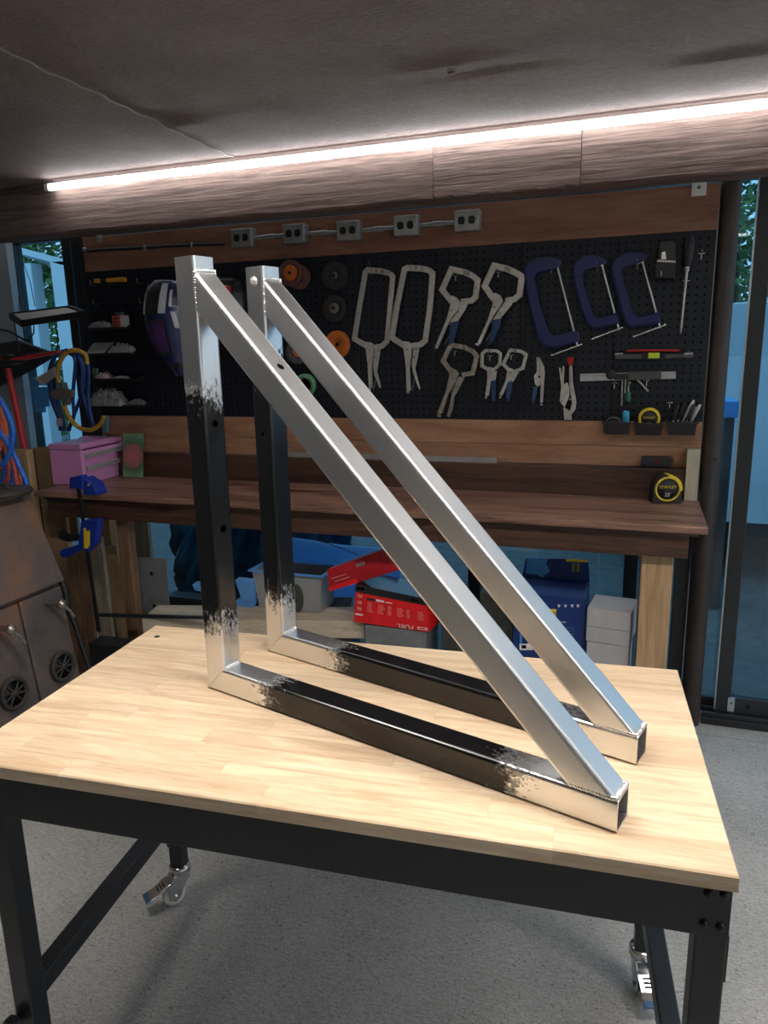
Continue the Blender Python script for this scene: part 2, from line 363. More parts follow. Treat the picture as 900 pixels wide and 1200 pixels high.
# ceiling: a sagging membrane with real waves, and its lap seam
random.seed(3)
NX, NY = 150, 110; CX0, CX1, CY0, CY1 = -3.0, 2.6, -2.6, 2.58
def ceil_z(x, y):
    w = .003*math.sin(x*2.1+1.2*math.sin(y*1.7)+.5)*math.sin(y*3.0+.6) + .002*math.sin(x*5.3+y*2.2) + .0012*math.sin(x*11-y*7)
    g2 = lambda cx, cy, sx, sy: math.exp(-((x-cx)/sx)**2)*math.exp(-((y-cy)/sy)**2)
    w += .0042*g2(-.36,2.03,.22,.035) - .0035*g2(-.50,1.97,.25,.035) - .004*g2(.17,2.19,.20,.035) + .003*g2(.20,2.13,.2,.035)
    if x > -1.44: w -= .006*g2(-1.38,2.12,.10,.05)
    if x > -1.44: w += .004*g2(-1.2,2.0,.25,.06)
    fade = min(1, max(0, (2.52-y)/.12)); return 2.093 + w*fade
xs = [CX0+(CX1-CX0)*i/NX for i in range(NX+1)]; ys = [CY0+(CY1-CY0)*(j/NY)**.75 for j in range(NY+1)]
g = G(); g.grid([[(x, y, ceil_z(x, y)) for x in xs] for y in ys]); n = len(g.v)
g.add([(CX0,CY0,2.2),(CX1,CY0,2.2),(CX1,CY1,2.2),(CX0,CY1,2.2)], [(0,1,2,3)])
ceil = struct(g.build('ceiling', M['ceiling'], fix=False))
seam = []
for k in range(41):
    y = 1.05+(2.50-1.05)*k/40; seam.append((-1.43+.006*math.sin(k*1.9)+.004*math.sin(k*.7), y, ceil_z(-1.43, y)-.001))
G().band(seam, [.004+.003*abs(math.sin(k*1.3)) for k in range(41)], (0,0,-.003)).build('seam_strip', plain('seam_tape', (.34,.31,.29), .6), ceil)
G().lathe([(.012,0),(.010,.003),(.002,.004)], Vector((-.50,2.02,ceil_z(-.50,2.02)-.001)), (0,0,-1), 16).build('nail_head', M['ceiling'], ceil)
# header beam: three timbers end to end
BY0, BY1, BZ0, BZ1 = 2.55, 2.66, 1.895, 2.085
xa, xb = at(508,200,BY0).x, at(681,185,BY0).x
beam = None
bx = [(-3.0, xa-.001), (xa+.001, xb-.001), (xb+.001, 2.6)]
for i, (x0, x1) in enumerate(bx):
    g = G(); n = 24; ring = []
    for k in range(n+1):
        x = x0+(x1-x0)*k/n; e = .004*math.sin(k*2.3+i)+.003*math.sin(k*.9); q = .003*(i == 1)
        ring.append([(x,BY0-q,BZ0+.006+e*.6),(x,BY0+.010-q,BZ0+e*.5),(x,BY1,BZ0+e*.4),(x,BY1,BZ1+.01),(x,BY0-q,BZ1+.01)])
    for r in ring: r.append(r[0])
    g.grid(ring, smooth=False); g.add(ring[0][:5], [(0,1,2,3,4)]); g.add(ring[-1][:5], [(4,3,2,1,0)])
    if beam is None: beam = struct(g.build('trim_1', M['oak']))
    else: g.build('beam_timber', M['oak'], beam)
# side wall and far-left end panel
struct(G().box((-3.08,-2.6,0), (-3.0,2.86,2.15)).build('wall_left', M['greywall']))
struct(G().box((-3.08,-2.68,0), (2.6,-2.6,2.15)).build('wall_front', M['white']))
xl = at(12,330,2.74).x
wb = struct(G().box((-3.0,2.74,0), (xl,2.80,1.95)).build('wall_back', plain('pale_wall_paint', (.36,.40,.44), .7, 0, .1, 6)))
# window wall behind the bench
def window(name, x0, x1, z0, z1, y, fw, mull=()):
    o = struct(G().box((x0,y,z0),(x1,y+.05,z0+fw)).build(name, M['frame'], bevel=.002))
    G().box((x0,y,z1-fw),(x1,y+.05,z1)).build('window_frame', M['frame'], o, .002)
    for xx in (x0, x1-fw)+tuple(mull): G().box((xx,y,z0+fw),(xx+fw,y+.05,z1-fw)).build('window_frame', M['frame'], o, .002)
    e = sorted([x0]+[q for q in mull]+[x1-fw])
    for a, c in zip(e[:-1], e[1:]): G().box((a+fw,y+.02,z0+fw),(c,y+.026,z1-fw)).build('window_pane', M['glass'], o)
    return o
wx0 = at(66,300,2.78).x
window('window_1', xl-.01, -2.30, .05, 1.925, 2.78, .014, (at(76,330,2.78).x+.003,))
window('window_2', -2.30, .21, .05, .86, 2.78, .05, (-1.45, -.62, -.02))
window('window_3', -2.30, .27, 1.86, 1.99, 2.80, .02)
# corner mullions left of the pegboard
for i, (px0, px1, yy) in enumerate(((75,84,2.74),(86,93,2.72),(94,100,2.71))):
    x0 = at(px0,320,yy).x; x1 = at(px1,320,yy).x
    struct(G().box((x0,yy,.0),(x1,yy+.06,1.93)).build('trim_%d' % (i+3), M['frame'], bevel=.003))
# round-faced steel post at the right end of the bench
pc = at(832,560,2.735)
g = G(); prof = []
pxs = [(-.033,.04),(-.033,-.005),(-.028,-.018),(-.016,-.027),(0,-.030),(.016,-.027),(.028,-.018),(.033,-.005),(.033,.04)]
ring = [(.245+x, 2.735+y, 0) for x, y in pxs]
g.prism(ring, (0,0,1.93), True); post = struct(g.build('trim_2', M['bronze']))
post.modifiers.new('e', 'EDGE_SPLIT').split_angle = math.radians(40)
for px, py in ((850,315),(838,538),(817,765)):
    q = at(px, py, 2.706); G().lathe([(.004,0),(.0035,.002)], (q.x, 2.7065, q.z), (0,-1,0), 10).build('screw', M['bolt'], post)
# sliding glass door to the right of the post
door = struct(G().box((.285,2.74,0),(2.6,2.86,.028)).build('door_1', M['frame'], bevel=.003))
G().box((.285,2.75,.028),(2.6,2.762,.045)).build('door_track', M['frame'], door, .002)
G().box((.285,2.80,.028),(2.6,2.812,.045)).build('door_track', M['frame'], door, .002)
sx0, sx1 = .334, .384
G().box((sx0,2.775,.03),(sx1,2.805,1.93)).build('door_stile', M['frame'], door, .003)
G().box((sx1,2.775,.035),(2.2,2.805,.105)).build('door_rail', M['frame'], door, .003)
G().box((sx1,2.775,1.87),(2.2,2.805,1.93)).build('door_rail', M['frame'], door, .003)
G().box((1.30,2.775,.105),(1.36,2.805,1.87)).build('door_stile', M['frame'], door, .003)
G().box((2.2,2.775,.03),(2.26,2.805,1.93)).build('door_stile', M['frame'], door, .003)
G().box((sx1,2.787,.105),(1.30,2.793,1.87)).build('door_pane', M['glass'], door)
G().box((1.36,2.787,.105),(2.2,2.793,1.87)).build('door_pane', M['glass'], door)
G().box((.282,2.825,.06),(sx0+.01,2.831,1.93)).build('door_pane', M['glass'], door)
G().box((.282,2.82,.03),(sx0+.03,2.84,.075)).build('door_rail', M['frame'], door, .002)
G().box((sx0-.005,2.772,.05),(sx0-.0005,2.79,1.93)).build('weather_strip', M['alu'], door)
q = at(856,830,2.772)
lt = G().box((q.x-.012,2.768,.040),(q.x+.012,2.7745,.108)).build('door_latch', M['chrome'], door, .001)
G().lathe([(.003,0),(.003,.004)], (q.x,2.769,.085), (0,-1,0), 8).build('latch_pin', M['bolt'], lt)
q = at(876,834,2.774); G().lathe([(.008,0),(.008,.002)], (q.x,2.7745,.075), (0,-1,0), 14).build('rail_hole_cap', M['bolt'], door)
# floor joint line before the threshold
struct(G().box((.2,2.655,0),(2.6,2.663,.003)).build('trim_6', plain('joint_line', (.36,.355,.34), .8)))
struct(G().box((-3.0,2.78,1.925),(2.6,2.86,1.99)).build('trim_7', M['frame']))
# ================================================================== LED tubes
def led(name, label, x0, x1, y, z, m):
    t = thing(name, label, 'lamp', ((x0+x1)/2, y, z))
    G().tube([(x0,y,z),(x1,y,z)], .012, 12).build('light_tube', m, t)
    G().box((x0-.008,y-.004,z+.0125),(x1+.008,y+.010,z+.0155)).build('mount_rail', M['white'], t)
    for xx in (x0, x1): G().box((xx-.010,y-.013,z-.013),(xx+.010,y+.013,z+.0125)).build('end_cap', M['white'], t, .002)
    return t
ql = at(55,216,2.535)
led('led_tube_light', 'long bright white LED tube under the ceiling along the beam', ql.x+.025, 1.60, 2.512, 2.062, M['led'])
def panel(label, x0, x1, y, w=.14, z=2.058):
    t = thing('led_panel_light', label, 'lamp', ((x0+x1)/2, y, z))
    g = G(); g.box((x0-.02,y-w/2-.02,z+.006),(x1+.02,y+w/2+.02,z+.026)); g.build('housing', M['white'], t, .002)
    for a, c in (((x0-.02,y-w/2-.02,z-.078),(x1+.02,y-w/2,z+.006)),((x0-.02,y+w/2,z-.078),(x1+.02,y+w/2+.02,z+.006)),((x0-.02,y-w/2,z-.078),(x0,y+w/2,z+.006)),((x1,y-w/2,z-.078),(x1+.02,y+w/2,z+.006))): G().box(a, c).build('frame', M['white'], t)  # unseen deep lip, shaped to keep the panel's light off the wall
    G().box((x0+.001,y-w/2+.001,z+.001),(x1-.001,y+w/2-.001,z+.005)).build('diffuser', M['ledr'], t)
panel('flat LED ceiling panel above the near edge of the rolling table', -1.5, 1.7, .98)
# ================================================================== outdoors beyond the glass
struct(G().box((-14,2.9,-.15),(12,24,-.03)).build('ground', M['ground']))
struct(G().box((2.61,-10,-.15),(12,2.89,-.03)).build('ground', M['ground']))
def tree(x, y, h, r, label, seed):
    rnd = random.Random(seed); t = thing('tree', label, 'tree', (x, y, -.03), 0, 'trees beyond the glass')
    g = G(); g.tube([(x,y,-.03),(x+.05,y,h*.4),(x,y+.05,h*.8)], [.14,.10,.04], 8); g.build('trunk', M['bark'], t)
    g = G()
    for k in range(6500):
        u = rnd.random(); z = h*(.06+.94*u); rr = r*(1-u*.6)*math.sqrt(rnd.random()); a = rnd.random()*6.283
        c = Vector((x+rr*math.cos(a), y+rr*math.sin(a), z)); s = rnd.uniform(.035,.085)
        d1 = Vector((rnd.uniform(-1,1),rnd.uniform(-1,1),rnd.uniform(-.6,.6))).normalized(); d2 = d1.orthogonal().normalized()
        g.add([c-d1*s, c+d2*s*.5, c+d1*s, c-d2*s*.5+Vector((0,0,-.02))], [(0,1,2,3)])
    o = g.build('foliage', M['leaf'], t, fix=False); o['kind'] = 'stuff'
for i, (x, y, h, r, lb) in enumerate(((-6.4,7.4,5.2,1.2,'tall leafy tree seen through the upper left window'),(-9.2,8.6,5.6,1.4,'tree behind the pale canopy, seen left of the window bar'),(-3.6,9.4,5.0,1.3,'tree beyond the gap over the plywood board'),
        (.75,8.4,5.0,1.15,'leafy tree in the narrow glass strip right of the brown post'),(3.4,8.6,5.4,1.3,'leafy tree behind the sliding door pane'),(-1.2,11.4,5.4,1.5,'tree straight behind the pegboard, above the boards'))):
    tree(x, y, h, r, lb, i+11)
# pale shed canopy out left
t = thing('garden_canopy', 'pale canopy with two flat posts seen through the left window', 'canopy', (-5.2,5.0,-.03))
for px0, px1 in ((19,37),(60,79)):
    a0 = at(px0,320,5.0); a1 = at(px1,320,5.0)
    G().box((a0.x,5.0,-.03),(a1.x,5.12,at(50,307,5.0).z)).build('post', M['canopy'], t, .005)
r0 = at(12,287,5.0); r1 = at(84,306,5.0)
G().prism([r0, r1, r1+Vector((0,0,-.05)), r0+Vector((0,0,-.05))], (0,.9,-.16)).build('roof_sheet', M['canopy'], t)
# tarp-covered trailer out right
t = thing('covered_trailer', 'pale tarp covered trailer standing outside behind the glass door', 'trailer', (.9,5.2,-.03))
rows = []
for i in range(13):
    y = 4.7+1.9*i/12; row = []
    for k in range(15):
        q = math.pi*k/14; zz = 1.02+.62*math.sin(q)**.5 if 0 < k < 14 else .35
        row.append((.95-1.05*math.cos(q)*(1 if 0<k<14 else 1.0)+.02*math.sin(i*2+k), y+.03*math.sin(k*2.1), zz+.02*math.sin(i*1.7+k*1.3)))
    rows.append(row)
g = G(); g.grid(rows); g.add(rows[0], [list(range(15))]); g.add(rows[-1], [list(range(15))]); g.build('tarp', M['tarp'], t)
G().box((-.05,4.75,.25),(1.95,6.55,.36)).build('chassis', M['frame'], t)
for xx in (.0,1.75): G().lathe([(.02,0),(.27,0),(.29,.03),(.29,.15),(.27,.18),(.02,.18)], (xx,5.6,.26), (1,0,0), 20).build('wheel', M['black'], t)
t = thing('blue_crate', 'blue crate on dark legs outside the narrow glass strip', 'crate', (.55,4.2,-.03))
cx0, cx1, cz0, cz1 = at(836,480,4.1).x, at(866,480,4.1).x, at(855,490,4.1).z, at(855,470,4.1).z
G().box((cx0,4.1,cz0),(cx1,4.4,cz1)).build('crate', M['skyblue'], t, .006)
for xx in (cx0+.01, cx1-.05): G().box((xx,4.15,-.03),(xx+.04,4.35,cz0)).build('leg', M['frame'], t)
# teal plastic-wrapped pile right behind the low windows
t = None
rows = []
rnd = random.Random(5)
for i in range(16):
    z = -.03+.80*i/15; row = []
    for k in range(50):
        x = -2.25+1.02*k/49; row.append((x, 3.02+.10*math.sin(k*.55+i*.35)*.5+.05*math.sin(k*1.7-i*.9)+.20*(i/15)**2+.02*rnd.random(), z-.06*math.sin(k*.21)*(i/15)))
    rows.append(row)
back = [[(p[0], 3.6, p[2]) for p in rows[-1]]]
g = G(); g.grid(rows+back); g.build('plastic_wrap', M['teal']); tag(bpy.context.scene.objects['plastic_wrap'], 'crumpled teal plastic wrapped pile outside the low windows under the bench', 'tarp')
# ================================================================== foreground rolling table
TX = Vector((math.cos(TROT), math.sin(TROT), 0)); TN = Vector((-math.sin(TROT), math.cos(TROT), 0))
XL, XR, NF, NB = -.988, .2155, .8665, 1.4807
mid = TX*((XL+XR)/2)+TN*((NF+NB)/2)
tb = thing('rolling_workbench', 'rolling workbench with light butcher-block top and black steel frame', 'table', (mid.x, mid.y, 0), TROT)
hx_, hy_ = (XR-XL)/2, (NB-NF)/2; ZT, ZB = .75, .727
nr = 13; pw = 2*hy_/nr; rnd = random.Random(21)
for j in range(nr):
    y0 = -hy_+j*pw; y1 = y0+pw; x = -hx_; first = True
    while x < hx_-1e-6:
        l = rnd.uniform(.22,.48)*(rnd.uniform(.3,1) if first else 1); first = False
        x1 = min(hx_, x+l)
        if hx_-x1 < .09: x1 = hx_
        e = .00012; zt = ZT-rnd.uniform(0,.00015)
        g = G(); c = .0022
        fe = c if j == 0 else 0; be = c if j == nr-1 else 0; le = c if x <= -hx_+1e-6 else 0; re = c if x1 >= hx_-1e-6 else 0
        X0, X1, Y0, Y1 = x+e*(le == 0), x1-e*(re == 0), y0+e*(fe == 0), y1-e*(be == 0)
        vs = [(X0,Y0,ZB),(X1,Y0,ZB),(X1,Y1,ZB),(X0,Y1,ZB),
              (X0,Y0,zt-max(fe,le)),(X1,Y0,zt-max(fe,re)),(X1,Y1,zt-max(be,re)),(X0,Y1,zt-max(be,le)),
              (X0+le,Y0+fe,zt),(X1-re,Y0+fe,zt),(X1-re,Y1-be,zt),(X0+le,Y1-be,zt)]
        if not (fe or be or le or re): g.hexa(vs[:4]+vs[8:])
        else: g.add(vs, [(3,2,1,0),(0,1,5,4),(1,2,6,5),(2,3,7,6),(3,0,4,7),(4,5,9,8),(5,6,10,9),(6,7,11,10),(7,4,8,11),(8,9,10,11)])
        g.build('stave', M['stave'], tb, local=True, fix=False); x = x1
def tl(t, n): return t-(XL+XR)/2, n-(NF+NB)/2      # table frame coordinates -> local
lx = [(-.957,-.916),(.172,.213)]; ly = [(.880,.921),(1.425,1.466)]
a = tl(-.957,.878); c = tl(.2125,1.468)
G().box((a[0],a[1],.646),(c[0],a[1]+.003,.727)).build('apron', M['black_metal'], tb, .001, local=True)
G().box((a[0],c[1]-.003,.646),(c[0],c[1],.727)).build('apron', M['black_metal'], tb, .001, local=True)
for xx in (a[0], c[0]-.003): G().box((xx,a[1]+.003,.646),(xx+.003,c[1]-.003,.727)).build('apron', M['black_metal'], tb, .001, local=True)
G().box((a[0],a[1],.7245),(c[0],a[1]+.03,.727)).build('apron_flange', M['black_metal'], tb, local=True)
for i, (x0, x1) in enumerate(lx):
    for j, (y0, y1) in enumerate(ly):
        sh = (0, (-.024, -.014)[i])[j]; p = tl(x0+sh, y0); q = tl(x1+sh, y1)
        G().box((p[0]+.0005,p[1]+.0005,.165),(q[0]-.0005,q[1]-.0005,.724)).build('leg', M['black_metal'], tb, .003, local=True)
        lo = G().box((p[0]+.0035,p[1]+.0035,.105),(q[0]-.0035,q[1]-.0035,.18)).build('leg_extension', M['black_metal'], tb, .002, local=True)
        if j == 0:
            kx, ky = (p[0]+q[0])/2-(.012 if i == 0 else -.0), p[1]
            G().lathe([(.006,0),(.006,.008),(.017,.009),(.018,.020),(.014,.024)], (kx,ky,.222), (0,-1,0), 10, False).build('height_knob', M['black'], tb, local=True)
        # caster
        cx, cy = (p[0]+q[0])/2, (p[1]+q[1])/2
        ang = (math.radians(232), math.radians(228)) if i == 0 else (math.radians(-75), math.radians(-78))
        th = ang[j]; ux = Vector((math.cos(th), math.sin(th), 0)); uy = Vector((-math.sin(th), math.cos(th), 0)); C0 = Vector((cx, cy, 0))
        def cp(x, y, z): return C0+ux*x+uy*y+Vector((0,0,z))
        wc = cp(.022,0,.0285)
        cst = G().lathe([(.008,.105),(.026,.105),(.027,.099),(.024,.094),(.027,.089),(.022,.084),(.008,.083)], C0, (0,0,1), 24).build('caster', M['chrome'], tb, local=True)
        g = G()
        for sgn in (-1,1):
            y = sgn*.0165
            prof = [(-.020,.086),(.022,.086),(.040,.060),(.038,.026),(.022,.014),(.010,.022),(-.004,.055),(-.020,.075)]
            g.prism([cp(x, y, z) for x, z in prof], uy*(.0025*sgn))
        g.prism([cp(-.020,-.0185,.084),(cp(.022,-.0185,.084)),cp(.022,.0185,.084),cp(-.020,.0185,.084)], (0,0,.0025))
        g.build('fork', M['chrome'], cst, .0008, local=True)
        G().lathe([(.006,-.011),(.026,-.011),(.0285,-.008),(.0285,.008),(.026,.011),(.006,.011)], wc, uy, 28).build('wheel', M['rubber_white'], cst, local=True)
        G().lathe([(.003,-.012),(.014,-.012),(.015,.0),(.014,.012),(.003,.012)], wc, uy, 16).build('hub', M['greyw'], cst, local=True)
        G().lathe([(.006,-.023),(.006,.023)], wc, uy, 6, False).build('axle_bolt', M['chrome'], cst, local=True)
        g = G()
        pd = [(.010,.076),(.040,.070),(.068,.054),(.092,.046),(.092,.042),(.066,.050),(.039,.066),(.010,.072)]
        g.prism([cp(x,-.019,z) for x, z in pd], uy*.038)
        ped = g.build('brake_pedal', M['chrome'], cst, .001, local=True)
        G().prism([cp(.084,-.0195,.0495),cp(.096,-.0195,.0455),cp(.096,-.0195,.040),cp(.084,-.0195,.043)], uy*.039).build('pedal_tip', M['foot_blue'], ped, .001, local=True)
        for k in range(3):
            xx = .046+.007*k; zz = .0672-.0041*k
            G().prism([cp(xx,-.010,zz),cp(xx+.002,-.010,zz-.0018),cp(xx+.002,-.010,zz+.0002),cp(xx,-.010,zz+.002)], uy*.020).build('pedal_slot', M['bolt'], ped, local=True)
for i, (x0, x1) in enumerate(lx):
    sh = (-.024, -.014)[i]; p = tl(x0, .921); q = tl(x1, 1.425); f0, f1, b0, b1 = p[0]+.003, q[0]-.003, p[0]+.003+sh, q[0]-.003+sh
    s = G().hexa([(f0,p[1],.243),(f1,p[1],.243),(b1,q[1],.243),(b0,q[1],.243),(f0,p[1],.283),(f1,p[1],.283),(b1,q[1],.283),(b0,q[1],.283)]).build('stretcher', M['black_metal'], tb, .003, local=True)
    G().lathe([(.003,0),(.003,.001)], ((p[0]+q[0])/2,p[1]+.02,.2826), (0,0,1), 10).build('rivet_hole', M['bolt'], tb, local=True)
for t_, z_ in ((.184,.7105),(.203,.7125),(.1815,.665),(.2015,.664)):
    p = tl(t_, .878)
    G().lathe([(.0062,0),(.0062,.0012),(.0052,.0035),(.002,.0045)], (p[0],p[1],z_), (0,-1,0), 14).build('bolt', M['bolt'], tb, local=True)
for t_, z_ in ((-.945,.7105),(-.925,.7105),(-.945,.665),(-.925,.665)):
    p = tl(t_, .878)
    G().lathe([(.0062,0),(.0062,.0012),(.0052,.0035),(.002,.0045)], (p[0],p[1],z_), (0,-1,0), 14).build('bolt', M['bolt'], tb, local=True)
p = tl(.2125,.90); G().box((p[0]-.0005,p[1]-.016,.575),(p[0]+.0025,p[1]+.03,.646)).build('corner_gusset', M['black_metal'], tb, local=True)
# dark hole plug at the back left corner of the top
q = atz(184,746,.75); ql_ = WM[tb.name].inverted() @ q
G().lathe([(.007,0),(.006,.0012),(.001,.0013)], (ql_.x,ql_.y,.7498), (0,0,1), 14).build('hole_plug', M['black'], tb, local=True)
# ================================================================== the two welded brackets
def hollow(prof_o, prof_i, e0, e1):
    """hollow tube: profiles map to 3D by end functions e0(p), e1(p)"""
    g = G(); n = len(prof_o)
    vs = [e0(p) for p in prof_o]+[e1(p) for p in prof_o]+[e0(p) for p in prof_i]+[e1(p) for p in prof_i]; fs = []
    for k in range(n):
        k2 = (k+1)%n
        fs += [(k,k2,n+k2,n+k),(2*n+k,3*n+k,3*n+k2,2*n+k2),(k,2*n+k,2*n+k2,k2),(n+k,n+k2,3*n+k2,3*n+k)]
    g.add(vs, fs); return g
def rsq(w, r, o=0, n=4):
    out = []
    for cx, cy, a0 in ((w-r,w-r,0),(r,w-r,90),(r,r,180),(w-r,r,270)):
        for k in range(n+1):
            a = math.radians(a0+90*k/n); out.append((o+cx+r*math.cos(a), o+cy+r*math.sin(a)))
    return out
def cut_holes(o, holes):
    if not holes: return
    tmp = []
    for c, ax, r, ln in holes:
        h = G().lathe([(r,-ln),(r,ln)], c, ax, 20, False).build('cutter', M['black'])
        me = h.data
        # mesh was recentred on its base: put it back in local coordinates
        me.transform(WM[h.name]); h.location = (0,0,0); tmp.append(h)
    par = o.parent; o.parent = None
    for h in tmp:
        md = o.modifiers.new('cut', 'BOOLEAN'); md.operation = 'DIFFERENCE'; md.object = h; md.solver = 'EXACT'
    bpy.context.view_layer.update()
    me = bpy.data.meshes.new_from_object(o.evaluated_get(bpy.context.evaluated_depsgraph_get()))
    o.modifiers.clear(); mats = list(o.data.materials); o.data = me
    me.materials.clear(); me.materials.append(mats[0])
    for h in tmp: bpy.data.objects.remove(h)
    o.parent = par
def weld(pts, r0=.0026, n=26):
    pts = [Vector(p) for p in pts]; tot = sum((b-a).length for a, b in zip(pts[:-1], pts[1:])); out = []; rs = []; step = .0012; acc = 0
    for a, b in zip(pts[:-1], pts[1:]):
        ln = (b-a).length; k = max(2, int(ln/step))
        for i in range(k): out.append(a.lerp(b, i/k)+Vector((R.uniform(-1,1),R.uniform(-1,1),R.uniform(-1,1)))*.0003); acc += ln/k; rs.append(r0*(1+.28*math.sin(acc/.0042*6.283)))
    return G().tube(out, rs, 7)
TW = .050; PO = rsq(TW, .006); PI_ = rsq(TW-.006, .004, .003); HB = .8150; LB = .8156
Z1, X1_ = .790, .813
def bracket(A, ang, label, seed, paint, holes_up, holes_diag, bolt):
    t = thing('steel_bracket', label, 'bracket', (A.x, A.y, .7502), ang, 'welded brackets on the table')
    up = hollow(PO, PI_, lambda p: (p[0],p[1],p[0]), lambda p: (p[0],p[1],HB)).build('upright_tube', tubemat('upright_steel_paint_%d' % seed, 'Z', paint[0], paint[1], seed, .28), t, local=True)
    ba = hollow(PO, PI_, lambda p: (p[1],p[0],p[1]), lambda p: (LB,p[0],p[1])).build('base_tube', tubemat('base_steel_paint_%d' % seed, 'X', paint[2], paint[3], seed+3, .25), t, local=True)
    d = Vector((X1_-TW, 0, TW-Z1)).normalized(); pn = Vector((-d.z, 0, d.x)); pn = pn if pn.z > 0 else -pn
    P0 = Vector((TW, 0, Z1)) - pn*TW
    # profile (a across in plane, b depth): point = P0 + pn*a + y*b, slid along d to a face
    def e0(p):
        q = P0+pn*p[0]+Vector((0,p[1],0)); return tuple(q+d*((TW-q.x)/d.x))
    def e1(p):
        q = P0+pn*p[0]+Vector((0,p[1],0)); return tuple(q+d*((TW-q.z)/d.z))
    di = hollow(PO, PI_, e0, e1).build('diagonal_tube', tubemat('brushed_steel_%d' % seed, 'Z', None, None, seed+5, .33), t, local=True)
    for q in (up, ba, di): q.modifiers.clear()
    cut_holes(up, holes_up); 
    if holes_diag:
        c = P0+pn*TW+d*(holes_diag)+Vector((0,TW/2,0)); cut_holes(di, [(c, pn, .0068, .012)])
    if bolt:
        for z in bolt: G().lathe([(.0095,0),(.0095,.001),(.004,.0022)], (TW/2, -.0002, z), (0,-1,0), 16).build('hole_plug', M['steel'], t, local=True)
    wm = plain('weld_bead_%d' % seed, (.66,.66,.66), .33, 1, .1, 200)
    zl = e0((0.0, 0))[2]; xl_ = e1((0.0, 0))[0]; i = .003
    weld([(TW+.001,i,zl+.003),(TW+.001,i-.001,Z1-.004),(TW+.001,i+.003,Z1),(TW+.001,TW-i,Z1+.001),(TW+.001,TW-i,zl+.004)], .0032).build('weld_bead', wm, t, local=True)
    weld([(xl_+.003,i,TW+.001),(X1_-.004,i-.001,TW+.001),(X1_,i+.003,TW+.0015),(X1_,TW-i,TW+.0015),(xl_+.004,TW-i,TW+.001)], .0034).build('weld_bead', wm, t, local=True)
    weld([(TW-.001,.004,TW-.001),(TW+.001,.010,TW+.001),(TW+.001,TW-.008,TW+.001)], .0034).build('weld_bead', wm, t, local=True)
    weld([(.003,-.0006,.003),(TW-.003,-.0006,TW-.003)], .0009).build('mitre_seam', wm, t, local=True)
    return t
A1 = atz(243,806,.75); B1 = atz(722,978,.75); A2 = atz(313,763,.75); B2 = atz(752,900,.75)
ang1 = math.atan2(B1.y-A1.y, B1.x-A1.x); ang2 = math.atan2(B2.y-A2.y, B2.x-A2.x)
bracket(A1, ang1, 'triangular welded steel tube bracket standing nearest the table front', 1, (.12,.60,.15,.675), [((TW,.025,.525),(1,0,0),.0065,.012),((TW,.027,.327),(1,0,0),.0075,.012)], .235, None)
bracket(A2, ang2, 'triangular welded steel tube bracket standing behind the other one', 2, (.105,.655,.185,.70), [((TW/2,0,.485),(0,1,0),.004,.012)], None, (.787,))
# ================================================================== wall bench
YW = 2.70
BX0, BX1, BYF = at(38.3,575.8,2.245).x, .212, 2.248
wbn = thing('wall_workbench', 'long dark-stained wooden workbench along the pegboard wall', 'workbench', ((BX0+BX1)/2, 2.46, 0))
nb_ = 3
for i in range(nb_):
    y0 = BYF+(2.685-BYF)*i/nb_; y1 = BYF+(2.685-BYF)*(i+1)/nb_
    G().box((BX0,y0+.0004,.852),(BX1,y1-.0004,.874)).build('bench_top_plank', M['benchtop'], wbn, .003)
G().box((BX0+.03,2.285,.765),(.165,2.32,.838)).build('apron_board', M['stain'], wbn, .003)
G().box((BX0+.03,2.27,.838),(.19,2.34,.852)).build('cleat', M['stain'], wbn, .002)
G().box((BX0+.02,2.655,.874),(.1645,2.69,.980)).build('back_board', M['stain'], wbn, .003)
G().box((.035,2.325,0),(.128,2.415,.845)).build('leg', M['pine'], wbn, .004)
G().box((-1.962,2.325,0),(-1.905,2.365,.845)).build('leg', M['pine_brown'], wbn, .004)
G().box((BX0+.02,2.55,0),(BX0+.10,2.64,.845)).build('leg', M['pine'], wbn, .004)
G().box((.035,2.58,0),(.128,2.66,.845)).build('leg', M['pine_brown'], wbn, .004)
# cream end block on the bench at the post
q0 = at(803.5,526.5,2.64); q1 = at(801,581,2.64)
ob = G().box((.1655,2.640,.8742),(.206,2.692,at(810,527,2.645).z)).build('wood_block', wood('cream_block', (.38,.34,.26), (.55,.52,.42), 'z', 1.5, .7, .15)); tag(ob, 'short cream wood block standing on the bench end by the brown post', 'block')
# plywood boards on the wall
def board(name, label, x0, x1, z0, z1, y0=2.70, y1=2.718, m='ply'):
    o = G().box((x0,y0,z0),(x1,y1,z1)).build(name, M[m], bevel=.0015); tag(o, label, 'board'); return o
PX0, PX1 = -2.30, .2115
board('plywood_board', 'long reddish plywood board above the pegboard carrying the outlets', PX0, PX1, 1.757, 1.898, m='ply_red_shaded')
board('plywood_board', 'plywood board directly below the pegboard behind the three bins', PX0+.02, PX1-.001, 1.050, 1.137)
board('plywood_board', 'lower plywood board just above the dark bench backboard', PX0+.02, .2105, .978, 1.049, 2.700, 2.716)
# pegboard panels
seams = [PX0, -1.96, -1.65, -1.345, -1.035, -.726, -.414, -.093, PX1-.001]
pgb = thing('pegboard', 'black perforated metal pegboard above the bench', 'pegboard', ((PX0+PX1)/2, 2.71, 1.137))
for a, c in zip(seams[:-1], seams[1:]):
    G().box((a+.0008,2.700,1.1375),(c-.0008,2.718,1.7565)).build('panel', M['peg'], pgb, .0012)
G().box((PX0,2.7185,.90),(PX1,2.724,1.89)).build('light_stop_sheet', M['black'], pgb)  # unseen, added to stop daylight leaking through the panel seams
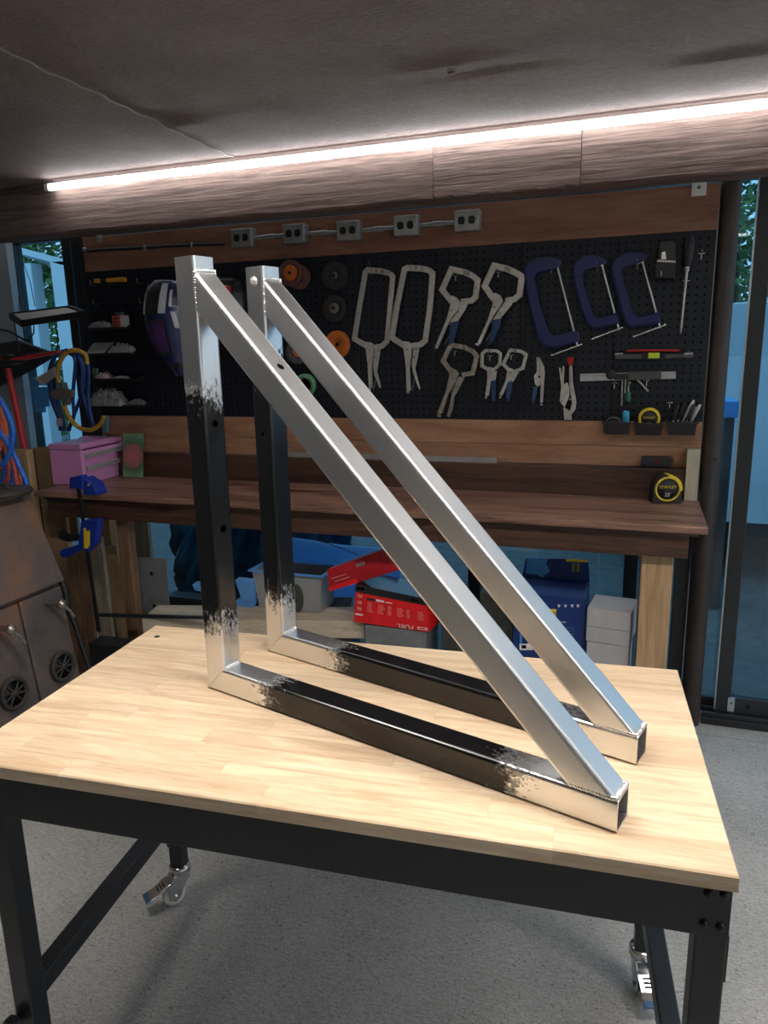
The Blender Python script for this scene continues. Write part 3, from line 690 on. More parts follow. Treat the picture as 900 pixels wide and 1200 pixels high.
# ================================================================== things on the pegboard
def cv(ox, oy, s):
    def f(p, Y): return at(ox+p[0]/s, oy+p[1]/s, Y)
    return f
def wallthing(name, label, cat, p, Y=2.699, group=None): return thing(name, label, cat, (p.x, Y, p.z), 0, group)
MPX = 2.72/850      # metres per photo pixel at the pegboard
def polyY(g, f, pts, y0, y1): return g.prism([f(p, y0) for p in pts], (0, y1-y0, 0))
def locking_clamp(label, f, s, jaw, w, body, lever, grip=None, knob=None, rivets=(), pads=(), wire=None, m='steel', group='locking clamps on the pegboard', y=2.672):
    base = f(body[len(body)//2], y)
    t = wallthing('locking_clamp', label, 'clamp', base, y, group)
    k = len(jaw)//2+1
    G().band([f(p, y) for p in jaw[:k]], w/s*MPX, (0,.011,0)).build('jaw_arm', M[m], t, .0016)
    G().band([f(p, y) for p in jaw[k-1:]], w/s*MPX, (0,.011,0)).build('jaw_arm', M[m], t, .0016)
    polyY(G(), f, body, y-.006, y+.012).build('body', M[m], t, .002)
    polyY(G(), f, lever, y-.002, y+.008).build('lever', M[m], t, .0015)
    if grip: polyY(G(), f, grip, y-.006, y+.012).build('rubber_grip', M['blue_grip'], t, .002)
    if knob:
        a = f(knob[0], y+.003); c = f(knob[1], y+.003); d = (a-c).normalized(); r = knob[2]/s*MPX
        G().lathe([(r*.75,-.006),(r,-.004),(r,.002),(r*.6,.004)], a, d, 14).build('adjust_screw', M['chrome'] if m == 'steel' else M[m], t)
    for p in rivets: G().lathe([(.0042,0),(.0035,.002),(.001,.0025)], f(p, y-.006), (0,-1,0), 10).build('rivet', M['chrome'], t)
    for p in pads:
        q = f(p, y-.003); G().cbox(q+Vector((0,.006,0)), (.011,.016,.014)).build('swivel_pad', M['steel_old'], t, .002)
    if wire: G().tube([f(wire[0], y+.002), f(wire[1], y+.002)], .0011, 6).build('release_wire', M['chrome'], t)
    return t
def hook(label, p, y=2.685, ln=.028, drop=.0):
    a = Vector((p.x, 2.6995, p.z)); t = G(); t.tube([a, a+Vector((0,-ln,0)), a+Vector((0,-ln-.004,.010))], .0017, 6); t.tube([a+Vector((-.010,-.001,0)), a+Vector((.010,-.001,0))], .0017, 6)
    t.tube([a+Vector((0,-.002,0)), a+Vector((0,-.002,-.018))], .0016, 6)
    o = t.build('peg_hook', M['chrome']); tag(o, label, 'hook', 'peg hooks'); return o
f1 = cv(400,300,7.058)
locking_clamp('long-reach steel locking clamp with narrow frame, left of the pair', f1, 7.058,
    [(225,755),(105,685),(150,400),(195,135),(215,115),(330,125),(400,145),(422,170),(400,430),(375,705),(335,745),(262,758)], 44,
    [(195,710),(240,716),(267,738),(262,800),(248,900),(250,1090),(225,1095),(215,900),(203,800)],
    [(262,840),(278,775),(320,772),(303,890),(292,955),(325,1085),(316,1095),(272,985),(260,910)], None, ((236,1105),(235,1000),15), [(235,775),(310,780),(283,840)] , [(295,122),(340,125)], ((263,1110),(288,1010)), y=2.684)
locking_clamp('long-reach steel locking clamp with narrow frame, right of the pair', f1, 7.058,
    [(535,752),(415,675),(460,400),(520,110),(545,97),(650,102),(720,115),(752,145),(730,430),(692,700),(655,732),(578,745)], 46,
    [(503,705),(550,710),(582,733),(578,790),(560,930),(570,1115),(537,1120),(533,930),(517,800)],
    [(580,890),(597,770),(642,763),(620,880),(606,930),(650,1098),(640,1106),(590,960)], None, ((550,1130),(550,1000),17), [(546,772),(620,772),(600,838)], [(615,98),(660,102)], ((590,1110),(606,1010)))
f2 = cv(500,300,7.5)
locking_clamp('big steel locking clamp with blue grip, left of the upper two', f2, 7.5,
    [(235,420),(205,385),(133,295),(215,115),(330,140),(400,172),(447,212),(428,362),(390,393),(300,402)], 48,
    [(215,345),(255,360),(296,408),(265,490),(225,530),(185,600),(100,800),(72,795),(170,560),(200,450)],
    [(300,400),(352,392),(358,422),(345,460),(270,575),(212,582),(186,612),(215,560),(280,480)],
    [(205,585),(275,570),(265,640),(225,760),(190,792),(197,690)], ((82,806),(120,700),20), [(275,490),(222,478)], [(335,145),(365,155)], ((160,775),(205,690)))
locking_clamp('big steel locking clamp with blue grip, right of the upper two', f2, 7.5,
    [(600,395),(575,362),(507,265),(590,85),(700,110),(775,143),(835,180),(815,342),(770,380),(690,395)], 50,
    [(592,320),(640,340),(670,395),(640,450),(592,512),(550,590),(470,775),(440,772),(535,560),(570,450)],
    [(690,395),(760,372),(748,428),(640,555),(582,566),(552,600),(590,545)],
    [(580,562),(650,548),(640,620),(572,768),(540,782),(570,660)], ((442,780),(480,690),22), [(645,505),(598,450)], [(695,112),(725,122)], ((522,748),(565,670)))
f3 = cv(500,395,5.0)
locking_clamp('worn brown steel locking clamp without grip, below the blue-gripped pair', f3, 5.0,
    [(165,225),(140,200),(95,140),(140,45),(225,62),(270,85),(292,112),(268,212),(205,222)], 27,
    [(135,178),(165,190),(187,215),(168,265),(122,340),(87,450),(60,448),(110,320),(128,240)],
    [(186,232),(222,236),(185,310),(160,350),(152,420),(132,472),(118,462),(140,370),(150,310)], None, ((72,462),(95,400),13), [(160,238),(205,240)], [(195,55),(225,62)], None, 'steel_old')
locking_clamp('small locking clamp with blue grip, left of the small two', f3, 5.0,
    [(375,200),(322,168),(325,98),(345,80),(408,80),(430,98),(426,160),(385,198)], 18,
    [(355,175),(378,178),(393,192),(376,250),(363,345),(342,345),(354,250)],
    [(386,205),(412,198),(402,252),(375,260)], [(375,260),(403,250),(402,320),(400,375),(384,375)], ((347,355),(352,300),9), [(372,200)], [(372,80)])
locking_clamp('small locking clamp with blue grip, right of the small two', f3, 5.0,
    [(490,205),(447,158),(490,76),(556,84),(582,105),(562,183),(512,202)], 19,
    [(475,180),(498,184),(512,202),(492,240),(440,345),(424,338),(460,260)],
    [(508,210),(540,205),(507,262),(475,270)], [(470,270),(498,255),(496,310),(478,382),(462,350)], ((430,354),(445,310),9), [(492,205)], [(520,80)])
y = 2.675
t = wallthing('locking_pliers', 'long-nose locking pliers with blue grip beside the small clamps', 'pliers', f3((660,250), y), y)
polyY(G(), f3, [(643,120),(654,117),(663,200),(645,206)], y, y+.009).build('jaw', M['steel'], t, .001)
polyY(G(), f3, [(658,117),(668,135),(689,178),(686,240),(666,202)], y, y+.009).build('jaw', M['steel'], t, .001)
polyY(G(), f3, [(628,228),(650,196),(692,200),(686,260),(678,385),(664,385),(667,280),(650,291),(634,275)], y-.004, y+.012).build('body', M['steel'], t, .0015)
polyY(G(), f3, [(622,290),(650,291),(641,350),(620,402),(614,362)], y-.004, y+.010).build('rubber_grip', M['blue_grip'], t, .002)
G().lathe([(.006,0),(.006,.004)], f3((671,392), y+.003), (0,0,-1), 12).build('adjust_screw', M['chrome'], t)
G().lathe([(.004,0),(.003,.002)], f3((660,232), y-.004), (0,-1,0), 10).build('rivet', M['bolt'], t)
t = wallthing('locking_pliers', 'forked locking pliers with red tip right of the blue-gripped pliers', 'pliers', f3((820,360), y), y)
polyY(G(), f3, [(834,168),(851,168),(856,270),(876,380),(872,425),(846,458),(838,440),(850,385),(834,280)], y-.003, y+.012).build('handle', M['steel'], t, .002)
polyY(G(), f3, [(788,285),(822,265),(836,300),(835,345),(808,412),(778,378)], y-.004, y+.010).build('body', M['steel'], t, .0015)
polyY(G(), f3, [(774,180),(783,178),(790,232),(797,170),(806,173),(802,290),(788,292)], y, y+.008).build('fork_jaw', M['steel'], t, .001)
polyY(G(), f3, [(800,410),(838,432),(850,470),(850,484),(806,484)], y, y+.008).build('lever', M['steel'], t, .001)
polyY(G(), f3, [(828,118),(838,126),(850,115),(860,128),(852,166),(832,166),(820,130)], y-.004, y+.013).build('red_tip', M['red'], t, .001)
for p in ((822,305),(840,365),(792,375)): G().lathe([(.0042,0),(.003,.002)], f3(p, y-.004), (0,-1,0), 10).build('rivet', M['chrome'], t)
# hanging hooks seen in the jaws
for lb, p in (('thin hook holding the left long-reach clamp', (435,306)),('thin hook holding the right long-reach clamp', (482,303))):
    a = at(p[0], p[1], 2.699); bq = at(p[0]+.5, p[1]+16, 2.67)
    o = G().tube([a, Vector((a.x,2.675,a.z)), Vector((bq.x,2.668,bq.z)), Vector((bq.x,2.660,bq.z)), Vector((bq.x,2.656,bq.z+.006))], .0018, 6).build('peg_hook', M['chrome']); tag(o, lb, 'hook', 'peg hooks')
for lb, p in (('hook in the jaw of the left big blue-gripped clamp',(534,323)),('hook in the jaw of the right big blue-gripped clamp',(584,319)),('hook in the jaw of the worn brown clamp',(533,411)),('hook in the left small clamp',(574,417)),('hook in the right small clamp',(599,416)),
              ('hook under the top of the leftmost blue C-clamp',(646,314)),('hook under the top of the middle blue C-clamp',(700,312)),('hook under the top of the rightmost blue C-clamp',(747,309)),
              ('small bare hook near the top right pegboard corner',(822,297)),('bare hook above the tool bin by the post',(785,472)),('bare hook right beside the brown post above the bins',(813,480)),
              ('hook holding the left end of the ruler',(720,449)),('hook holding the right end of the ruler',(758,446))):
    hook(lb, at(p[0], p[1], 2.699))
# ---- blue C-clamps
f4 = cv(600,290,4.737)
def cclamp(label, poly, rib, scr, hd, sleeve):
    y = 2.668; t = wallthing('c_clamp', label, 'clamp', f4(poly[8], y), y, 'blue C-clamps on the pegboard')
    polyY(G(), f4, poly, y, y+.022).build('frame', M['cblue'], t, .004, 3)
    G().tube([f4(p, y-.001) for p in rib], .0020, 6).build('frame_rib', M['cblue'], t)
    G().tube([f4(scr[0], y+.010), f4(scr[1], y+.010)], .0052, 12).build('screw', M['chrome'], t)
    G().tube([f4(sleeve[0], y+.010), f4(sleeve[1], y+.010)], .0085, 12).build('screw_boss', M['cblue'], t)
    G().lathe([(.0075,-.008),(.0075,.004),(.005,.006)], f4(scr[0], y+.010), (f4(scr[0],y)-f4(scr[1],y)), 12).build('swivel_pad', M['chrome'], t)
    hdl = G().tube([f4(hd[0], y+.004), f4(hd[1], y+.004)], .0034, 10).build('t_handle', M['chrome'], t)
    G().ball(f4(hd[0], y+.004), .0046, 8, 6).build('handle_end', M['chrome'], hdl); G().ball(f4(hd[1], y+.004), .0046, 8, 6).build('handle_end', M['chrome'], hdl)
cclamp('largest blue C-clamp, leftmost of the three', [(275,78),(262,65),(200,50),(130,60),(80,90),(63,130),(80,260),(120,420),(140,510),(175,550),(240,560),(372,522),(370,468),(340,466),(232,490),(202,470),(150,300),(124,165),(138,142),(250,112),(275,92)],
    [(75,130),(92,260),(130,420),(152,500),(185,538),(240,546),(350,518)], ((250,100),(364,548)), ((222,598),(385,538)), ((346,466),(362,522)))
cclamp('middle one of the three blue C-clamps', [(522,70),(470,42),(400,45),(348,85),(333,130),(350,230),(390,370),(410,420),(450,455),(592,420),(590,374),(560,370),(472,394),(447,370),(400,220),(390,150),(402,127),(490,98),(522,86)],
    [(345,135),(362,230),(400,368),(420,410),(455,442),(570,414)], ((497,88),(594,460)), ((445,508),(610,445)), ((566,368),(588,424)))
cclamp('rightmost of the three blue C-clamps, near the black box', [(750,46),(720,30),(640,28),(575,60),(548,110),(560,180),(600,330),(625,410),(662,447),(822,420),(820,374),(790,364),(702,387),(672,365),(620,190),(606,132),(620,110),(720,80),(750,60)],
    [(562,115),(573,180),(612,330),(636,402),(668,434),(800,412)], ((722,72),(822,448)), ((675,495),(848,430)), ((796,362),(816,420)))
# ---- black box with metal shelf, sharpening steel
f5 = cv(600,260,3.6)
t = wallthing('charger_box', 'black box with a silver edge hung right of the C-clamps', 'box', f5((645,235), 2.65), 2.65)
polyY(G(), f5, [(605,168),(690,168),(686,240),(605,236)], 2.645, 2.699).build('body', M['black'], t, .003)
polyY(G(), f5, [(622,90),(632,82),(680,82),(690,92),(690,166),(618,166)], 2.672, 2.699).build('back_plate', plain('charcoal_plastic', (.035,.035,.036), .4), t, .003)
polyY(G(), f5, [(612,160),(690,164),(690,172),(612,168)], 2.643, 2.650).build('edge_strip', M['steel'], t)
polyY(G(), f5, [(630,128),(648,122),(652,160),(628,160)], 2.660, 2.672).build('metal_part', M['chrome'], t, .002)
polyY(G(), f5, [(628,208),(632,208),(632,228),(628,228)], 2.644, 2.646).build('mark', M['alu'], t)
t = wallthing('sharpening_steel', 'long thin steel rod with black handle hung by the post', 'tool', f5((728,300), 2.68), 2.68)
pa, pb, pc_, pd_ = f5((752,60),2.68), f5((738,190),2.68), f5((737,210),2.68), f5((711,472),2.68)
G().tube([pa, pa.lerp(pb,.15), pa.lerp(pb,.6), pb.lerp(pa,.12), pb], [.011,.0165,.0175,.0135,.011], 12).build('handle', M['black'], t)
G().tube([pb, pc_], [.008,.0075], 12).build('collar', M['steel'], t)
G().tube([pc_, pc_.lerp(pd_,.9), pd_], [.0045,.0036,.001], 10).build('rod', M['steel'], t)
pg = f5((737,248),2.68); G().tube([pg-Vector((.012,0,0)), pg+Vector((.010,0,0))], .002, 6).build('cross_pin', M['steel'], t)
# ---- level with pencil, ruler with square head
f6 = cv(670,395,5.294)
t = wallthing('spirit_level', 'grey torpedo level with a lime vial above the ruler', 'level', f6((510,130), 2.675), 2.675)
polyY(G(), f6, [(265,100),(290,95),(318,98),(322,106),(435,104),(440,98),(580,98),(585,106),(690,102),(700,93),(735,88),(755,96),(755,125),(735,132),(690,128),(580,134),(540,138),(480,138),(440,136),(320,136),(300,140),(270,134)], 2.668, 2.690).build('body', plain('level_grey', (.09,.09,.095), .4, .3), t, .002)
polyY(G(), f6, [(475,98),(545,97),(543,131),(475,133)], 2.665, 2.672).build('vial', M['lime'], t, .002)
for xa_ in (436, 548): polyY(G(), f6, [(xa_,98),(xa_+36,98),(xa_+36,134),(xa_,134)], 2.666, 2.672).build('vial_mount', M['black'], t, .002)
for xa_ in ((268,316),(700,752)): polyY(G(), f6, [(xa_[0],100),(xa_[1],97),(xa_[1],106),(xa_[0],110)], 2.666, 2.670).build('end_cap', M['alu'], t, .001)
pa, pb = f6((350,85),2.679), f6((668,83),2.679)
t = wallthing('pencil', 'red pencil lying on top of the spirit level', 'pencil', pa.lerp(pb,.5), 2.679)
G().tube([pa, pb], .0042, 6).build('barrel', M['red'], t); tip = f6((334,86),2.679); G().tube([tip, pa], [.0006,.004], 6).build('tip', M['ply'], t)
t = wallthing('combination_square', 'steel ruler with black sliding head hung above the bins', 'ruler', f6((340,270), 2.68), 2.68)
polyY(G(), f6, [(52,228),(645,213),(645,258),(52,274)], 2.683, 2.6855).build('rule', plain('satin_rule', (.50,.50,.51), .4, .6, .1, 120), t)
polyY(G(), f6, [(350,215),(556,210),(556,260),(350,265)], 2.672, 2.683).build('square_head', plain('head_grey', (.06,.058,.056), .45), t, .002)
polyY(G(), f6, [(262,228),(352,224),(352,264),(262,266)], 2.676, 2.683).build('protractor_head', M['black'], t, .002)
G().lathe([(.017,0),(.017,.010),(.013,.013),(.002,.0135)], f6((243,232),2.683), (0,-1,0), 20).build('lock_knob', M['black'], t)
for k in range(34):
    a_ = f6((60+k*(14.0 if k < 11 else 0)+ (0 if k < 11 else 0), 240), 2.683)
    if k < 11: G().box((a_.x-.0005,2.6822,a_.z-.003),(a_.x+.0005,2.683,a_.z+.003)).build('graduation', M['bolt'], t)
# ---- small hand tools under the ruler
def driver(label, p0, p1, p2, hm, r=.0075, y=2.685):
    t = wallthing('screwdriver', label, 'tool', f6(p1, y), y, 'hand tools under the ruler')
    a, b_, c = f6(p0, y), f6(p1, y), f6(p2, y)
    G().tube([a, a.lerp(b_,.2), a.lerp(b_,.8), b_], [r*.7,r,r,r*.6], 10).build('handle', hm, t)
    G().tube([b_, c], .0026, 8).build('shaft', M['steel'], t)
driver('dark green handled screwdriver hanging under the ruler', (352,400), (350,335), (352,290), M['green'])
driver('black handled screwdriver hanging left of the green one', (330,405), (330,345), (334,268), M['black'], .006)
o = G().tube([f6((314,268),2.688), f6((309,425),2.688)], .0024, 8).build('steel_rod', M['steel']); tag(o, 'straight thin steel rod hanging under the ruler', 'rod')
o = G().tube([f6((405,262),2.686), f6((442,300),2.686), f6((474,336),2.686)], .0034, 8).build('steel_rod', M['steel']); tag(o, 'slanted steel rod hanging under the square head', 'rod')
o = G().lathe([(.003,0),(.007,.006),(.007,.010),(.004,.013)], f6((354,298),2.680), (0,-.2,1), 12).build('brass_nut', M['knob']); tag(o, 'small brass nut on a hook under the ruler', 'nut')
# ---- three black bins with their contents
bins = [((193,525),(365,530),(350,606),(205,606)), ((385,531),(568,536),(552,612),(396,613)), ((588,526),(780,531),(766,612),(600,612))]
BL_ = ['black plastic bin with the cyan tool, leftmost of the three', 'black plastic bin holding the yellow tape measure', 'black plastic bin full of hand tools beside the post']
binc = []
for (p0, p1, p2, p3), lb in zip(bins, BL_):
    yf, yb = 2.622, 2.6945; a, b_, c, d_ = (f6(p, yf) for p in (p0, p1, p2, p3)); zt = (a.z+b_.z)/2; zb = (c.z+d_.z)/2
    t = thing('storage_bin', lb, 'bin', ((a.x+b_.x)/2, (yf+yb)/2, zb), 0, 'bins on the pegboard')
    x0, x1, x2, x3 = a.x, b_.x, d_.x, c.x; g = G(); w = .0025
    def ringv(z, ins, fr): return [(x0+(x2-x0)*fr+ins, yf+.010*fr+ins, z),(x1+(x3-x1)*fr-ins, yf+.010*fr+ins, z),(x1+(x3-x1)*fr-ins, yb-ins, z),(x0+(x2-x0)*fr+ins, yb-ins, z)]
    V = ringv(zb,0,1)+ringv(zt,0,0)+ringv(zt,w,0)+ringv(zb+w,w,1)
    fs = [(3,2,1,0)]+[(i,(i+1)%4,4+(i+1)%4,4+i) for i in range(4)]+[(4+i,4+(i+1)%4,8+(i+1)%4,8+i) for i in range(4)]+[(8+i,8+(i+1)%4,12+(i+1)%4,12+i) for i in range(4)]+[(12,13,14,15)]
    g.add(V, fs); g.build('tub', M['black'], t, .001)
    g = G(); e = .004
    g.box((x0-e,yf-e,zt-.006),(x1+e,yf,zt+.001)); g.build('rim', M['black'], t, .0015)
    binc.append(((x0+x1)/2, (yf+yb)/2, zb+w, zt, x1-x0))
def tape(label, c, r, yaw, case_m, front_txt, dep=.042, ring_m='yellow'):
    """boxy tape measure: round front disc, yellow ring, tongue"""
    t = thing('tape_measure', label, 'tape measure', (c.x, c.y, c.z-r*1.06), yaw)
    W = WM[t.name]
    def P(x, y, z): return W @ Vector((x, y, z))
    g = G(); pts = []
    for k in range(28):
        a = math.radians(-150+ (300)*k/27+90+0)
        pts.append(P(r*1.0*math.cos(a), -dep/2, r*1.06+r*1.0*math.sin(a)))
    pts = [P(-r*1.08,-dep/2,0), P(r*1.08,-dep/2,0)]+[P(r*1.05*math.cos(math.radians(q)), -dep/2, r*1.06+r*1.02*math.sin(math.radians(q))) for q in range(-20,201,12)]
    n_ = (P(0,1,0)-P(0,0,0)); body = g.prism(pts, n_*dep).build('case', case_m, t, .003)
    o = P(0,-dep/2,r*1.06); G().lathe([(r*.80,0),(r*.93,0),(r*.93,.0025),(r*.80,.0025),(r*.80,0)], o, -n_, 32).build('ring', M[ring_m], t)
    G().lathe([(r*.79,0),(r*.79,.0015),(r*.1,.0018)], o, -n_, 32).build('face', M['black'], t)
    if front_txt:
        xd = P(1,0,0)-P(0,0,0); up = Vector((0,0,1)); of = o-n_*.0022
        for k, (s_, dz, sz) in enumerate(front_txt): text('lettering', s_, t, M['yellow'] if k == 0 else M['print'], of+up*dz*r, xd, up, sz*r)
    return t, P, r, dep, n_
# bin 1: dark tape with cyan block
bx_, by_, bz_, zt_, bw_ = binc[0]
t, P, r, dep, n_ = tape('dark tape measure lying in the left bin', Vector((bx_-.012,by_,bz_+.031)), .028, 0, M['black'], None, dep=.035, ring_m='greyw')
o = G().box((bx_+.018,by_-.016,bz_+.012),(bx_+.040,by_+.016,zt_+.036)).build('glue_block', M['cyan'], bevel=.006); tag(o, 'cyan plastic block standing in the left bin', 'block')
bx_, by_, bz_, zt_, bw_ = binc[1]
t, P, r, dep, n_ = tape('yellow and black tape measure in the middle bin', Vector((bx_+.002,by_-.002,zt_+.014)), .034, 0, M['yellow'], [('STANLEY', .10, .20), ('25', -.52, .26)], dep=.04)
bx_, by_, bz_, zt_, bw_ = binc[2]
rnd = random.Random(9)
for k, (dx, lean, hgt, hm, lb) in enumerate(((-.034,.20,.055,M['black'],'black handled driver leaning left in the tool bin'),(-.022,.30,.062,M['black'],'dark driver with chrome tip leaning in the tool bin'),(-.010,.42,.075,M['steel'],'bare steel punch leaning right in the tool bin'),
        (.002,.34,.060,M['black'],'black handled pick in the middle of the tool bin'),(.012,.45,.062,M['steel'],'shiny steel chisel leaning right in the tool bin'),(.026,.22,.045,M['alu'],'pale handled knife in the right of the tool bin'))):
    t = thing('hand_tool', lb, 'tool', (bx_+dx, by_+(k%3-1)*.016, bz_), 0, 'tools in the right bin')
    a = Vector((bx_+dx, by_+(k%3-1)*.016, bz_+.004)); d_ = Vector((lean, 0, 1)).normalized(); tot = (zt_-bz_)+hgt
    G().tube([a, a+d_*tot*.45], .0028, 8).build('shaft', M['steel'], t)
    G().tube([a+d_*tot*.45, a+d_*tot*.55, a+d_*tot*.9, a+d_*tot], [.004,.006,.0062,.004], 8).build('handle', hm, t)
# ---- grinding discs on pegs
f7 = cv(320,290,6.32)
def disc(label, p, r, th, m, hubr, hubm, y=2.695, name='grinding_disc', group='grinding discs on the pegboard'):
    R_ = r/6.32*MPX; c = f7(p, y); hr = hubr/6.32*MPX
    t = thing(name, label, 'disc', (c.x, y, c.z-R_), 0, group)
    G().lathe([(.006,0),(R_*.97,0),(R_,.0015),(R_,th-.0015),(R_*.97,th),(hr,th-.001),(hr*.98,th-.003),(.006,th-.003)], c, (0,-1,0), 36).build('abrasive', m, t)
    hb = G().lathe([(.008,th-.004),(hr,th-.004),(hr*.95,th+.002),(hr*.5,th+.003),(.008,th+.003)], c, (0,-1,0), 24).build('hub', hubm, t)
    G().lathe([(.0065,th-.004),(.0065,th+.0045),(.004,th+.0047)], c, (0,-1,0), 12).build('bore', M['bolt'], hb)
disc('brown flap disc at the back of the stack, touching the board', (200,222), 92, .010, M['brownw'], 40, M['darkw'], 2.694)
disc('brown flap disc in the middle of the stack', (178,212), 94, .010, M['brownw'], 40, M['darkw'], 2.682)
disc('brown flap disc with bright orange hub, front of the stack', (135,190), 98, .012, M['brownw'], 60, M['orange'], 2.670)
disc('dark grey cup disc with ring hub, top right of the discs', (462,210), 105, .016, M['darkw'], 30, M['hub'])
disc('dark disc with light grey hub under the ring-hub one', (455,450), 98, .008, M['darkw'], 42, M['hub'])
disc('flat orange disc right behind the rear bracket diagonal', (480,718), 105, .006, M['orange'], 16, M['hub'])
disc('grey disc with orange centre between the bracket diagonals', (182,775), 95, .008, M['greyw'], 42, M['orange'])
c = f7((240,1020), 2.68); t = thing('tape_roll', 'roll of green tape hung between the two diagonals', 'tape roll', (c.x, 2.68, c.z-.044))
G().lathe([(.030,0),(.045,0),(.045,.024),(.030,.024),(.030,0)], c+Vector((0,.012,0)), (0,-1,0), 32).build('tape', M['gtape'], t)
G().lathe([(.0285,0),(.0300,0),(.0300,.0245),(.0285,.0245),(.0285,0)], c+Vector((0,.012,0)), (0,-1,0), 32).build('core', M['cardboard'], t)
# ---- outlets, conduit and cable on the top board
oc = [(284,279),(345,274),(408.5,270.5),(476,264.5),(547.5,258.5)]
ol = ['leftmost metal double outlet box on the top board', 'second metal outlet box from the left', 'middle metal outlet box of the five', 'fourth metal outlet box from the left', 'rightmost metal outlet box of the five']
cs = []
for (px, py), lb in zip(oc, ol):
    c = at(px, py, 2.665); cs.append(c); w, h = .046, .035
    t = thing('outlet_box', lb, 'outlet', (c.x, 2.70, c.z-h), 0, 'outlet boxes on the top board')
    G().box((c.x-w,2.657,c.z-h),(c.x+w,2.6998,c.z+h)).build('box', M['galv'], t, .004)
    cvp = G().box((c.x-w*.93,2.654,c.z-h*.90),(c.x+w*.93,2.657,c.z+h*.90)).build('cover_plate', plain('cover_%d' % int(px), (.42,.43,.42), .4, .7, .1), t, .0015)
    for dx in (-.0185,.0185):
        pr = [(dx+.0125*math.cos(q), .0165*max(-.80,min(.80,1.05*math.sin(q)))) for q in [2*math.pi*k/20 for k in range(20)]]
        sk = G().prism([(c.x+x, 2.652, c.z+z) for x, z in pr], (0,.003,0)).build('socket', M['black'], t)
        for qx in (-.004,.004): G().box((c.x+dx+qx-.0008,2.6512,c.z+.000),(c.x+dx+qx+.0008,2.6522,c.z+.007)).build('slot', M['bolt'], sk)
    for dx in (-1,1): G().lathe([(.002,0),(.0015,.001)], (c.x+dx*w*.8,2.654,c.z), (0,-1,0), 8).build('screw', M['chrome'], t)
for i in range(4):
    a, b_ = cs[i], cs[i+1]
    o = G(); o.tube([(a.x+.0465,2.684,a.z),(b_.x-.0465,2.684,b_.z)], .0080, 12)
    mx_ = (a.x+b_.x)/2; o.tube([(mx_-.018,2.684,(a.z+b_.z)/2),(mx_+.018,2.684,(a.z+b_.z)/2)], .0105, 12)
    ob = o.build('conduit', M['galv']); tag(ob, ['conduit between the first and second outlet boxes', 'conduit between the second and middle outlet boxes', 'conduit between the middle and fourth outlet boxes', 'conduit between the fourth and rightmost outlet boxes'][i], 'conduit', 'conduit pieces')
pts = [at(x, y, 2.692) for x, y in ((101,293),(107,294),(120,292.5),(145,291.5),(170,290),(200,288),(235,286.5),(262,286))]
t = thing('power_cable', 'black cable clipped along the top board to the first outlet', 'cable', (pts[0].x,2.692,pts[0].z))
G().tube(pts, .0062, 8).build('cable', M['black'], t)
for x, y in ((170,290),(225,287)):
    c = at(x, y, 2.688); G().box((c.x-.004,2.680,c.z-.012),(c.x+.004,2.6995,c.z+.012)).build('cable_clip', M['galv'], t, .002)
c = at(101,293,2.69); G().lathe([(.010,0),(.012,.004),(.012,.010),(.008,.014)], c-Vector((.012,0,0)), (1,0,0), 12).build('cable_gland', M['knob'], t)
for lb, (px, py, w, h) in (('small pale metal plate at the left end of the beam',(115,277.5,.026,.042)),('small white metal plate under the beam near the brown post',(819.5,219,.044,.052))):
    c = at(px, py, 2.69); t = thing('mending_plate', lb, 'plate', (c.x,2.69,c.z-h/2))
    G().box((c.x-w/2,2.694,c.z-h/2),(c.x+w/2,2.6975,c.z+h/2)).build('plate', M['white'] if px > 500 else M['greybin'], t, .001)
    G().lathe([(.006,0),(.004,.0015)], (c.x,2.694,c.z), (0,-1,0), 12).build('screw', M['galv'], t)
# ================================================================== welding helmets
def helmet(label, f, rows, dep, shell, ncol=13, yb=2.695):
    """rows: (y, left, right, bulge) in crop pixels; each row is a half ellipse bulging off the board"""
    def Sf(u, v, off=0.0):
        x = v*(len(rows)-1); i = min(int(x), len(rows)-2); fr = x-i
        r = [rows[i][k]+(rows[i+1][k]-rows[i][k])*fr for k in range(4)]
        q = math.pi*u; cx, hw = (r[1]+r[2])/2, (r[2]-r[1])/2
        p = f((cx-hw*math.cos(q), r[0]), yb); mid_ = f((cx, r[0]), yb)
        dx = (p.x-mid_.x)*(1+off/.1)
        return Vector((mid_.x+dx, yb-(dep*r[3]+off)*math.sin(q)**.8-.002, p.z+.0))
    base = Sf(.5, 1); t = thing('welding_helmet', label, 'helmet', (base.x, yb, base.z), 0, 'welding helmets')
    nv = (len(rows)-1)*4
    g = G(); grid_ = [[Sf(k/(ncol*2), i/nv) for k in range(ncol*2+1)] for i in range(nv+1)]; g.grid(grid_)
    g.add(grid_[0], [list(range(len(grid_[0])))]); g.add([r[0] for r in grid_]+[r[-1] for r in grid_][::-1], [list(range(2*(nv+1)))])
    g.build('shell', shell, t)
    def patch(name, m, u0, u1, v0, v1, off=.003, du=0, nu=6, nv_=8):
        rws = []
        for i in range(nv_+1):
            v = v0+(v1-v0)*i/nv_; rws.append([Sf(u0+(u1-u0)*k/nu+du*(i/nv_), v, off) for k in range(nu+1)])
        bk = [[p+Vector((0,off+.002,0)) for p in r] for r in rws]
        g = G(); g.grid(rws); g.grid(bk)
        edge = lambda R_: R_[0]+[r[-1] for r in R_[1:-1]]+R_[-1][::-1]+[r[0] for r in R_[1:-1]][::-1]
        a, b_ = edge(rws), edge(bk); n = len(a); g.add(a+b_, [(i, (i+1)%n, n+(i+1)%n, n+i) for i in range(n)])
        return g.build(name, m, t)
    return t, Sf, patch
f8 = cv(150,300,7.5)
